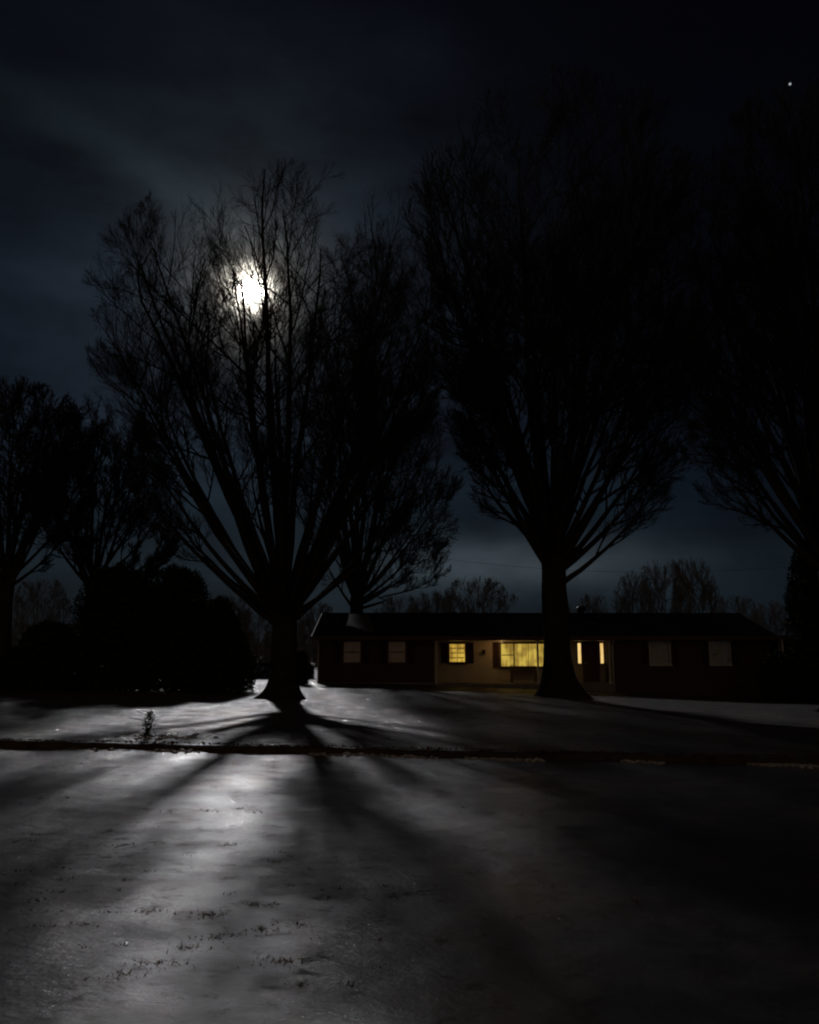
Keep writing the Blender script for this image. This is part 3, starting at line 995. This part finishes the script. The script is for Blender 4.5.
# roof: two slabs in one mesh
m_ = MB()
th = .10
vs = []
for x_ in (RX0, RX1):
    vs += [(x_, ey0, z_e), (x_, ridge_y, z_ridge), (x_, ey1, z_e), (x_, ey1, z_e - th), (x_, ridge_y, z_ridge - th), (x_, ey0, z_e - th)]
m_.add(vs, [(0, 1, 2, 3, 4, 5)[::-1], (6, 7, 8, 9, 10, 11), (0, 6, 7, 1), (1, 7, 8, 2), (2, 8, 9, 3), (3, 9, 10, 4), (4, 10, 11, 5), (5, 11, 6, 0)])
roof = m_.build('roof', M['shingle'], house)
MB().tube([(RX0, ridge_y, z_ridge + .01), (RX1, ridge_y, z_ridge - .01)], .04, 6).build('ridge_cap', M['shingle'], roof)


def on_roof(px, py):
    """point of the front slope seen at a pixel"""
    u = (px - 409.5) / F; v = (512 - py) / F
    y = cp - v * sp; z = sp + v * cp
    # EYE + z/y*d = z_e + slope*(d-ey0)
    d = (EYE - z_e + slope * ey0) / (slope - z / y)
    return Vector((u / y * d, d, EYE + z / y * d))


# thin pale sheet on the left of the front slope
out_px = [(349, 614.6), (369, 614.4), (371.5, 622), (374, 632.5), (368, 632), (360, 629.5), (352, 627), (346, 626.5), (348, 621)]
pl_ = [on_roof(*q) for q in out_px]
m_ = MB(); n_ = len(pl_)
m_.add([p + Vector((0, 0, .004)) for p in pl_] + [p + Vector((0, 0, .045)) for p in pl_],
       [tuple(range(n_)), tuple(range(n_, 2 * n_))] + [(i, (i + 1) % n_, n_ + (i + 1) % n_, n_ + i) for i in range(n_)])
m_.build('pale_sheet', M['roof_pale'], roof)
# fascia + gutter + soffit
MB().box(RX0, RX1, ey0 - .03, ey0 - .003, z_e - .2, z_e + .01).build('fascia', M['trim'], house)
MB().box(RX0 + .02, RX1 - .02, ey0 - .13, ey0 - .033, z_e - .15, z_e - .05).build('gutter', M['trim'], house)
MB().box(RX0 + .02, px0, ey0, HD - .003, z_e - .2, z_e - .17).build('soffit', M['white'], house)
MB().box(px0 + .003, px1 - .003, ey0, HD + 1.6, z_e - .2, z_e - .17).build('soffit', M['white'], house)
MB().box(px1, RX1 - .02, ey0, HD - .003, z_e - .2, z_e - .17).build('soffit', M['white'], house)
# barge boards at the gable ends
for x_ in (RX0 - .035, RX1 + .003):
    m_ = MB()
    vs = [(xx, ey0, z_e + .01) for xx in (x_, x_ + .03)] + [(xx, ridge_y, z_ridge + .01) for xx in (x_, x_ + .03)] + \
         [(xx, ridge_y, z_ridge - .18) for xx in (x_, x_ + .03)] + [(xx, ey0, z_e - .2) for xx in (x_, x_ + .03)]
    m_.add(vs, [(0, 2, 4, 6), (1, 7, 5, 3), (0, 1, 3, 2), (2, 3, 5, 4), (4, 5, 7, 6), (6, 7, 1, 0)])
    m_.build('barge_board', M['trim'], house)
for px in (318.5, 612.5):
    m_ = MB()
    x_ = SX(px)
    m_.tube([(x_, HD - .62, z_e - .17), (x_, HD - .3, z_e - .3), (x_, HD - .05, z_e - .45), (x_, HD - .05, zb + .9)], .035, 6)
    m_.build('downspout', M['white'], house)
# porch: recessed siding wall, floor, posts
PY = HD + 1.6
fl = Zt(683.5)
holesP = []


def phole(a, b_, c, d): return (P(a, 655, PY).x, P(b_, 655, PY).x, P(409, d, PY).z, P(409, c, PY).z)


w1 = phole(449, 465.5, 643.5, 662.5)
w2 = phole(500.5, 560, 643.2, 667)
s1 = phole(577.6, 581.6, 643, 663.6)
s2 = phole(600, 604, 643, 663.6)
dr = (phole(583.6, 598, 641, 684)[0], phole(583.6, 598, 641, 684)[1], fl + .02, P(409, 641.5, PY).z)
holesP = [w1, w2, s1, dr, s2]
mbw = wall_holes(px0, px1, PY, PY + .18, fl - .3, z_eave, holesP)
pw = mbw.build('porch_wall', M['siding'], house)
# lap siding boards: thin shadow-casting laps
lap = MB()
def clear(x0, x1, z, hs):
    segs = [(x0, x1)]
    for a, b_, c, d in hs:
        if c - .06 < z < d + .06:
            new = []
            for s0, s1_ in segs:
                if b_ + .06 <= s0 or a - .06 >= s1_: new.append((s0, s1_))
                else:
                    if a - .06 > s0: new.append((s0, a - .06))
                    if b_ + .06 < s1_: new.append((b_ + .06, s1_))
            segs = new
    return segs
z = fl + .15
while z < z_eave - .08:
    for s0, s1_ in clear(px0 + .01, px1 - .01, z, holesP + [(w1[0] - .42, w1[1] + .42, w1[2], w1[3]), (w2[0] - .36, w2[1] + .36, w2[2], w2[3])]):
        lap.box(s0, s1_, PY - .018, PY - .003, z - .008, z + .012)
    z += .18
lap.build('siding_lap', M['siding'], pw)
MB().box(px0 - .2, px0 - .003, HD + .253, PY + .18, fl - .3, z_eave).build('porch_side_wall', M['brick'], house)
MB().box(px1 + .003, px1 + .2, HD + .253, PY + .18, fl - .3, z_eave).build('porch_side_wall', M['brick'], house)
MB().box(px0 + .003, px1 - .003, HD - .5, PY - .003, fl - .9, fl).build('porch_floor', M['concrete'], house)
for px in (436.5, 484.5, 537.9, 609.5):
    x_ = P(px, 660, HD - .3).x
    m_ = MB(); m_.box(x_ - .045, x_ + .045, HD - .35, HD - .26, fl + .002, z_e - .203)
    m_.box(x_ - .075, x_ + .075, HD - .38, HD - .23, fl + .002, fl + .10)
    m_.box(x_ - .075, x_ + .075, HD - .38, HD - .23, z_e - .29, z_e - .204)
    if px != 484.5: m_.build('porch_post', M['white'], house)


def window(h, y, lit, frame_mat, bars=(), rails=(.5,), depth=.25):
    """frame with sash bars, glass and the curtain or blind behind it"""
    a, b_, c, d = h
    t = .05
    f = MB()
    f.box(a - t, a + .035, y - .03, y + .06, c - t, d + t); f.box(b_ - .035, b_ + t, y - .03, y + .06, c - t, d + t)
    f.box(a + .036, b_ - .036, y - .03, y + .06, d - .035, d + t); f.box(a + .036, b_ - .036, y - .03, y + .06, c - t, c + .035)
    fr = f.build('window', frame_mat, house)
    m_ = MB()
    for q, w_ in bars:
        x_ = a + (b_ - a) * q; m_.box(x_ - w_, x_ + w_, y + .0, y + .05, c + .036, d - .036)
    xs_ = [a + .036] + [a + (b_ - a) * q for q, w_ in bars] + [b_ - .036]
    for (r_, i0, i1) in rails:
        z_ = c + (d - c) * r_; m_.box(xs_[i0] + .03, xs_[i1] - .03, y + .002, y + .045, z_ - .022, z_ + .022)
    if m_.v: m_.build('sash_bar', frame_mat, fr)
    MB().box(a + .036, b_ - .036, y + .052, y + .058, c + .036, d - .036).build('pane', M['glass'], fr)
    MB().box(a - .09, b_ + .09, y - .09, y - .031, c - t - .05, c - t - .003).build('sill', frame_mat, fr)
    # curtain, gently pleated
    nx = 60
    xx = np.linspace(a - .02, b_ + .02, nx); yy = y + .13 + .018 * np.sin(np.arange(nx) * 1.15) + .01 * np.sin(np.arange(nx) * .37)
    v = np.concatenate([np.stack([xx, yy, np.full(nx, c - .03)], -1), np.stack([xx, yy, np.full(nx, d + .03)], -1)])
    i = np.arange(nx - 1)
    fc = np.stack([i, i + 1, i + 1 + nx, i + nx], -1)
    name = 'curtain' if lit.name.startswith('lit') else 'blind'
    link(name, raw_mesh(name, v, fc.reshape(-1), np.full(nx - 1, 4), lit, True), fr)
    return fr


for h_ in hL: tag(window(h_, HD, M['lit_dim'], M['trim'], rails=((.5, 0, 1),)), 'dark window with a drawn brownish blind')
for h_ in hR: tag(window(h_, HD, M['lit_faint'], M['white'], rails=((.5, 0, 1),)), 'dark sash window of the right wing')
tag(window(w1, PY, M['lit_a'], M['shutter'], bars=((.5, .012),), rails=((.5, 0, 1), (.5, 1, 2), (.25, 0, 1), (.25, 1, 2), (.75, 0, 1), (.75, 1, 2))), 'small yellow lit window with dark shutters')
tag(window(w2, PY, M['lit_b'], M['shutter'], bars=((.228, .03), (.47, .010), (.77, .03)), rails=((.5, 0, 1), (.5, 3, 4))), 'wide yellow-green lit picture window')
for s_ in (s1, s2):
    a, b_, c, d = s_
    f = MB(); f.box(a - .04, a + .015, PY - .03, PY + .06, c - .04, d + .04); f.box(b_ - .015, b_ + .04, PY - .03, PY + .06, c - .04, d + .04)
    f.box(a + .016, b_ - .016, PY - .03, PY + .06, d - .01, d + .04); f.box(a + .016, b_ - .016, PY - .03, PY + .06, c - .04, c + .01)
    fr = f.build('sidelight', M['trim'], house)
    MB().box(a + .016, b_ - .016, PY + .07, PY + .08, c - .02, d + .02).build('pane', M['lit_c'], fr)
tag(fr, 'narrow lit sidelight beside the front door')


def shutter(a, b_, c, d, y):
    m_ = MB(); t = .05
    m_.box(a, a + t, y - .05, y - .021, c, d); m_.box(b_ - t, b_, y - .05, y - .021, c, d)
    for q in (c, (c + d) / 2 - .03, d - .06): m_.box(a + t, b_ - t, y - .048, y - .021, q, q + .06)
    z_ = c + .08
    while z_ < d - .08:
        m_.add([(a + t, y - .045, z_), (b_ - t, y - .045, z_), (b_ - t, y - .022, z_ + .035), (a + t, y - .022, z_ + .035)], [(0, 1, 2, 3)])
        z_ += .042
    m_.box(a + t, b_ - t, y - .0205, y - .0195, c + .01, d - .01)
    m_.build('shutter', M['shutter'], house)


for h_, y_ in ((w1, PY), (w2, PY), (hL[0], HD), (hL[1], HD), (hR[0], HD), (hR[1], HD)):
    sw = .36 if h_ is not w2 else .34
    shutter(h_[0] - .07 - sw, h_[0] - .07, h_[2] - .04, h_[3] + .05, y_)
    shutter(h_[1] + .07, h_[1] + .07 + sw, h_[2] - .04, h_[3] + .05, y_)
# front door with raised panels, handle and a storm frame
a, b_, c, d = dr
m_ = MB(); m_.box(a + .003, b_ - .003, PY + .03, PY + .08, c, d - .003)
for i in range(2):
    for q0, q1 in ((.06, .30), (.36, .62), (.68, .92)):
        w_ = (b_ - a) / 2
        m_.box(a + w_ * i + .09, a + w_ * (i + 1) - .06, PY + .015, PY + .0295, c + (d - c) * q0, c + (d - c) * q1)
door = m_.build('front_door', M['door'], house, bevel=.004)
MB().tube([(a + .09, PY - .02, c + .98), (a + .09, PY + .029, c + .98)], [.035, .02], 10).build('handle', M['brass'], door)
MB().box(a - .06, a - .003, PY - .03, PY - .003, c, d + .05).box(b_ + .003, b_ + .06, PY - .03, PY - .003, c, d + .05).build('door_frame', M['trim'], house)
# wall lantern between the windows
x_ = P(484, 652, PY).x; z_ = P(409, 652, PY).z
m_ = MB(); m_.box(x_ - .06, x_ + .06, PY - .03, PY - .0185, z_ - .1, z_ + .12)
m_.tube([(x_, PY - .03, z_ + .08), (x_, PY - .12, z_ + .13), (x_, PY - .12, z_ + .08)], .01, 6)
m_.tube([(x_, PY - .12, z_ + .09), (x_, PY - .12, z_ + .06), (x_, PY - .12, z_ - .12), (x_, PY - .12, z_ - .15)], [.02, .08, .06, .02], 8)
m_.build('wall_lantern', M['dark_metal'], house)
# flush lamp under the porch ceiling
lx = P(500, 655, PY).x
m_ = MB(); m_.tube([(lx, HD + .7, z_e - .205), (lx, HD + .7, z_e - .24)], [.12, .11], 16)
cl = m_.build('ceiling_lamp', M['dark_metal'], house)
MB().tube([(lx, HD + .7, z_e - .242), (lx, HD + .7, z_e - .27), (lx, HD + .7, z_e - .30)], [.10, .09, .03], 16).build('lamp_glass', M['glowlamp'], cl)
ld = bpy.data.lights.new('porch_light', 'POINT'); ld.energy = 6.0; ld.color = (1, .54, .20); ld.shadow_soft_size = .08
lo = bpy.data.objects.new('porch_light', ld); C.objects.link(lo); lo.location = (lx, HD + .7, z_e - .42); lo.parent = cl
# roof vent and chimney-like turbine
v_ = on_roof(583, 613.8)
m_ = MB(); m_.tube([(v_.x, ridge_y + .35, z_ridge - .2), (v_.x, ridge_y + .35, z_ridge + .12)], .16, 12)
m_.tube([(v_.x, ridge_y + .35, z_ridge + .12), (v_.x, ridge_y + .35, z_ridge + .2), (v_.x, ridge_y + .35, z_ridge + .34), (v_.x, ridge_y + .35, z_ridge + .44), (v_.x, ridge_y + .35, z_ridge + .48)], [.17, .26, .28, .2, .06], 14)
m_.build('roof_vent', M['dark_metal'], house)
# dark interior lining so the rooms are not see-through, floor slab
MB().box(xl + .26, px0 - .21, HD + .5, HD + .52, zb, z_eave - .01).build('room_lining', M['wood'], house)
MB().box(px0 + .01, px1 - .01, PY + .4, PY + .42, zb, z_eave - .01).build('room_lining', M['wood'], house)
MB().box(px1 + .21, xr - .26, HD + .5, HD + .52, zb, z_eave - .01).build('room_lining', M['wood'], house)
# foundation band
MB().box(xl - .02, px0 - .003, HD - .03, HD - .003, zb, Zt(682.5) + .0).build('foundation', M['concrete'], house)

# bench under the picture window
bx0, bx1 = P(511, 660, PY - .5).x, P(536, 660, PY - .5).x
bn = thing('porch_bench', 'dark slatted bench on the porch below the lit picture window', 'bench', ((bx0 + bx1) / 2, PY - .45, fl + .001))
hw_ = (bx1 - bx0) / 2
m_ = MB()
for k in range(5): m_.box(-hw_, hw_, -.24 + k * .095, -.165 + k * .095, .42, .445)
m_.build('seat', M['wood'], bn)
m_ = MB()
for k in range(4): m_.box(-hw_ + .052, hw_ - .052, .252, .275, .50 + k * .095, .575 + k * .095)
m_.build('backrest', M['wood'], bn)
for sx_ in (-1, 1):
    xx = sx_ * (hw_ - .025)
    MB().box(xx - .025, xx + .025, -.24, -.18, 0, .417).build('leg', M['wood'], bn)
    MB().box(xx - .025, xx + .025, .25, .30, 0, .88).build('leg', M['wood'], bn)
    MB().box(xx - .03, xx + .03, -.25, .247, .62, .65).box(xx - .022, xx + .022, -.235, -.19, .448, .618).build('armrest', M['wood'], bn)

# carport beyond the right gable
cx0, cx1 = RX1 + .06, RX1 + 5.6
cpz = z_e - .06
cpt = thing('carport', 'dark low carport beyond the right end of the house', 'carport', (cx0, HD, 0))
m_ = MB(); m_.box(0, cx1 - cx0, -.4, 6, cpz, cpz + .14); m_.build('roof', M['shingle'], cpt)
MB().box(0, cx1 - cx0, -.43, -.403, cpz - .06, cpz + .15).build('fascia', M['trim'], cpt)
for xx in (.25, 2.7, 5.1):
    for yy in (-.2, 5.7):
        g = float(lawn_base(cx0 + xx, HD + yy)) - .15
        MB().box(xx - .05, xx + .05, yy - .05, yy + .05, g, cpz - .003).build('post', M['white'], cpt)
MB().box(.1, cx1 - cx0 - .1, 5.85, 5.95, -1.2, cpz - .003).build('rear_wall', M['brick'], cpt)


# utility poles with one cable between them, behind the house
def pole(px, d, h, lab):
    b = P(px, 600, d); g = float(lawn_base(b.x, d))
    r = thing('utility_pole', lab, 'pole', (b.x, d, g), 'utility poles behind the house')
    MB().tube([(0, 0, -.3), (0, 0, h)], [.15, .10], 10).build('shaft', M['wood'], r)
    MB().box(-1.0, 1.0, -.16, -.05, h - .7, h - .58).build('crossarm', M['wood'], r)
    m_ = MB()
    for q in (-.9, .9): m_.tube([(q, -.1, h - .577), (q, -.1, h - .45)], [.05, .03], 8)
    m_.build('insulator', M['dark_metal'], r)
    return (b.x, d, g + h)


A = pole(356, 66, P(356, 548, 66).z + .4, 'utility pole hidden among the branches behind the left roof')
B = pole(806, 62, P(806, 560, 62).z + 1.0, 'utility pole behind the evergreen at the right edge')
m_ = MB()
pts = []
for i in range(41):
    t = i / 40; sag = 1.1 * 4 * t * (1 - t)
    pts.append((A[0] + (B[0] - A[0]) * t + .9 * (1 - 2 * t), A[1] + (B[1] - A[1]) * t - .1, (A[2] - .45) * (1 - t) + (B[2] - .45) * t - sag))
m_.tube(pts, .010, 5)
tag(m_.build('overhead_cable', M['cable']), 'thin sagging cable strung across the sky above the roof', 'cable')

# ------------------------------------------------------------------ sky: moon, star, world, moonlight
mu, mv = (250 - 409.5) / F, (512 - 291) / F
mdir = Vector((mu, cp - mv * sp, sp + mv * cp)).normalized()
R_ = 3500


def sky_ball(name, d, dist, r, mat, lab, cat, z=1.0):
    import bmesh
    bm = bmesh.new(); bmesh.ops.create_uvsphere(bm, u_segments=48, v_segments=24, radius=r)
    me = bpy.data.meshes.new(name); bm.to_mesh(me); bm.free(); me.materials.append(mat)
    for p in me.polygons: p.use_smooth = True
    o = link(name, me, None, Vector((0, 0, EYE)) + d * dist)
    return tag(o, lab, cat)


MR = 11.5 / F * R_ * .95
sky_ball('moon', mdir, R_, MR, glow_mat('moon_glow', (1, .97, .90), 200, True), 'bright full moon shining through the crown of the maple', 'moon')
su, sv = (790 - 409.5) / F, (512 - 84) / F
sdir = Vector((su, cp - sv * sp, sp + sv * cp)).normalized()
sky_ball('star', sdir, R_, 1.0 / F * R_, glow_mat('star_glow', (.9, .95, 1), .45), 'single small star high in the dark sky at the right', 'star')

for n_ in ('moon_glow', 'star_glow'):
    bpy.data.materials[n_].cycles.emission_sampling = 'NONE'      # the sun lamp is the moon's light
elev = math.asin(mdir.z); azim = math.atan2(mdir.x, mdir.y)
sd = bpy.data.lights.new('moonlight', 'SUN'); sd.energy = .48; sd.angle = math.radians(2.2); sd.color = (.95, .945, 1.0)
so = bpy.data.objects.new('moonlight', sd); C.objects.link(so)
so.rotation_euler = (-mdir).to_track_quat('-Z', 'Y').to_euler()
so.location = (0, 0, 60)
wd = bpy.data.worlds.new('World'); sc.world = wd; wd.use_nodes = True
N = wd.node_tree.nodes; L = wd.node_tree.links; N.clear()
out = N.new('ShaderNodeOutputWorld'); bg = N.new('ShaderNodeBackground'); L.new(bg.outputs[0], out.inputs['Surface'])
tc = N.new('ShaderNodeTexCoord')


def mth(op, a, b=None, c=None, clamp=False):
    n = N.new('ShaderNodeMath'); n.operation = op; n.use_clamp = clamp
    for i, v in enumerate((a, b, c)):
        if v is None: continue
        if isinstance(v, (int, float)): n.inputs[i].default_value = v
        else: L.new(v, n.inputs[i])
    return n.outputs[0]


vn = N.new('ShaderNodeVectorMath'); vn.operation = 'NORMALIZE'; L.new(tc.outputs['Generated'], vn.inputs[0])
V = vn.outputs[0]
dt = N.new('ShaderNodeVectorMath'); dt.operation = 'DOT_PRODUCT'; L.new(V, dt.inputs[0]); dt.inputs[1].default_value = mdir
ang = mth('MULTIPLY', mth('ARCCOSINE', mth('MINIMUM', dt.outputs['Value'], .999999)), 57.2958)
sx = N.new('ShaderNodeSeparateXYZ'); L.new(V, sx.inputs[0])
el = mth('MULTIPLY', mth('ARCSINE', sx.outputs['Z']), 57.2958)
az = mth('MULTIPLY', mth('ARCTAN2', sx.outputs['X'], sx.outputs['Y']), 57.2958)
cr = N.new('ShaderNodeValToRGB')
L.new(mth('DIVIDE', mth('MAXIMUM', el, 0.0), 60.0), cr.inputs['Fac'])
E = cr.color_ramp.elements
stops = [(0, (.0078, .0158, .0225)), (6, (.0100, .0190, .0255)), (9, (.0074, .0155, .0230)), (15, (.0048, .0095, .0165)), (24, (.0030, .0062, .0110)), (34, (.0021, .0043, .0068)),
         (41, (.0007, .0012, .0028)), (50, (.0002, .0002, .0012))]
while len(E) < len(stops): E.new(.5)
for e_, (p_, c_) in zip(E, stops): e_.position = p_ / 60; e_.color = c_ + (1,)


def nz(scale, detail, rough, sc3=(1, 1, 1), off=(0, 0, 0)):
    m_ = N.new('ShaderNodeMapping'); m_.inputs['Scale'].default_value = sc3; m_.inputs['Location'].default_value = off
    L.new(V, m_.inputs['Vector'])
    n = N.new('ShaderNodeTexNoise'); n.inputs['Scale'].default_value = scale; n.inputs['Detail'].default_value = detail; n.inputs['Roughness'].default_value = rough
    L.new(m_.outputs[0], n.inputs['Vector']); return n.outputs['Fac']


c1 = nz(3.0, 6, .55, (1, 1, 3.0), (3, 1, 2))
c2 = nz(9, 5, .6, (1, 1, 1.8), (0, 5, 1))
cl_ = mth('ADD', mth('MULTIPLY', c1, .7), mth('MULTIPLY', c2, .3))
cloud = mth('MULTIPLY_ADD', cl_, 3.4, -.85)        # around .2 .. 1.7
cloud = mth('MAXIMUM', cloud, .25)
# brightness falls off away from the moon
wide = mth('ADD', mth('EXPONENT', mth('DIVIDE', ang, -16.0)), .13)
# the thin cloud gives way to clear dark sky high on the right
def sstep(x, a, b_):
    n = N.new('ShaderNodeMapRange'); n.interpolation_type = 'SMOOTHSTEP'
    L.new(x, n.inputs['Value']); n.inputs['From Min'].default_value = a; n.inputs['From Max'].default_value = b_
    return n.outputs[0]


clear = mth('SUBTRACT', 1.0, mth('MULTIPLY', mth('MULTIPLY', sstep(az, -2, 14), sstep(el, 10, 26)), .78))
wide = mth('MULTIPLY', wide, clear)
base = N.new('ShaderNodeVectorMath'); base.operation = 'SCALE'; L.new(cr.outputs['Color'], base.inputs[0])
L.new(mth('MULTIPLY', mth('MULTIPLY', cloud, wide), 1.85), base.inputs['Scale'])


def add(a, b):
    n = N.new('ShaderNodeVectorMath'); n.operation = 'ADD'; L.new(a, n.inputs[0]); L.new(b, n.inputs[1]); return n.outputs[0]


def tint(col, fac):
    n = N.new('ShaderNodeVectorMath'); n.operation = 'SCALE'; n.inputs[0].default_value = col; L.new(fac, n.inputs['Scale']); return n.outputs[0]


# moonlit veil round the moon: tight warm aureole, then a wide grey one
a1 = mth('MULTIPLY', mth('EXPONENT', mth('MULTIPLY', mth('POWER', mth('DIVIDE', ang, 1.0), 2.0), -1.0)), 22.0)
a2 = mth('MULTIPLY', mth('EXPONENT', mth('DIVIDE', ang, -1.3)), .75)
a3 = mth('MULTIPLY', mth('EXPONENT', mth('DIVIDE', ang, -6.0)), mth('MULTIPLY', cloud, .034))
tot = add(base.outputs[0], tint((1, .93, .80), a1))
tot = add(tot, tint((1, .90, .74), a2))
tot = add(tot, tint((.74, .93, 1.05), a3))
# faint cirrus band climbing to the upper left of the moon
# distance from a great circle through two sky directions


def pdir(px, py):
    u = (px - 409.5) / F; v = (512 - py) / F
    return Vector((u, cp - v * sp, sp + v * cp)).normalized()


nrm = pdir(20, 105).cross(pdir(205, 205)).normalized()
dp = N.new('ShaderNodeVectorMath'); dp.operation = 'DOT_PRODUCT'; L.new(V, dp.inputs[0]); dp.inputs[1].default_value = nrm
dd = mth('MULTIPLY', mth('ADD', dp.outputs['Value'], mth('MULTIPLY', mth('SUBTRACT', nz(5, 4, .5), .5), .06)), 57.3)
band = mth('EXPONENT', mth('MULTIPLY', mth('POWER', mth('DIVIDE', dd, 1.3), 2.0), -1.0))
mid_ = pdir(165, 185)
dm = N.new('ShaderNodeVectorMath'); dm.operation = 'DOT_PRODUCT'; L.new(V, dm.inputs[0]); dm.inputs[1].default_value = mid_
am = mth('MULTIPLY', mth('ARCCOSINE', mth('MINIMUM', dm.outputs['Value'], .999999)), 57.3)
band = mth('MULTIPLY', band, mth('EXPONENT', mth('DIVIDE', am, -6.0)))
tot = add(tot, tint((.008, .013, .0145), band))
# pale low cloud bank behind the great trunk
ld_ = pdir(500, 560)
b1 = mth('EXPONENT', mth('MULTIPLY', mth('POWER', mth('DIVIDE', mth('SUBTRACT', el, 6.2), 1.7), 2.0), -1.0))
b2 = mth('EXPONENT', mth('MULTIPLY', mth('POWER', mth('DIVIDE', mth('SUBTRACT', az, 7.0), 9.0), 2.0), -1.0))
tot = add(tot, tint((.031, .038, .043), mth('MULTIPLY', mth('MULTIPLY', b1, b2), cloud)))
# glow of the town low in the sky behind the viewer
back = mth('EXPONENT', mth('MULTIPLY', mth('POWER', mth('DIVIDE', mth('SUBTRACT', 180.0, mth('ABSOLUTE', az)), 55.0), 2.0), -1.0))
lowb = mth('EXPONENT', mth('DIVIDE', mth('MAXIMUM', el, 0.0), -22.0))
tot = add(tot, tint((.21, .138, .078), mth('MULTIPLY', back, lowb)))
# the clear-air part of the moonlit sky
sk = N.new('ShaderNodeTexSky'); sk.sky_type = 'NISHITA'; sk.sun_disc = False
sk.sun_elevation = elev; sk.sun_rotation = azim
ss = N.new('ShaderNodeVectorMath'); ss.operation = 'SCALE'; L.new(sk.outputs[0], ss.inputs[0]); ss.inputs['Scale'].default_value = .00012
tot = add(tot, ss.outputs[0])
tot = add(tot, tint((.0006, .0005, .0016), mth('ADD', 1.0, 0.0)))
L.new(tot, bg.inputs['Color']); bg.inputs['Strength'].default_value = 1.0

# ------------------------------------------------------------------ render settings
sc.render.engine = 'CYCLES'
sc.cycles.use_denoising = True
sc.cycles.pixel_filter_type = 'BLACKMAN_HARRIS'
sc.cycles.filter_width = 2.1
sc.cycles.max_bounces = 4
sc.cycles.sample_clamp_indirect = 1.0
sc.cycles.transparent_max_bounces = 8
sc.view_settings.view_transform = 'Standard'
sc.view_settings.look = 'None'
sc.view_settings.exposure = 0
sc.view_settings.gamma = 1
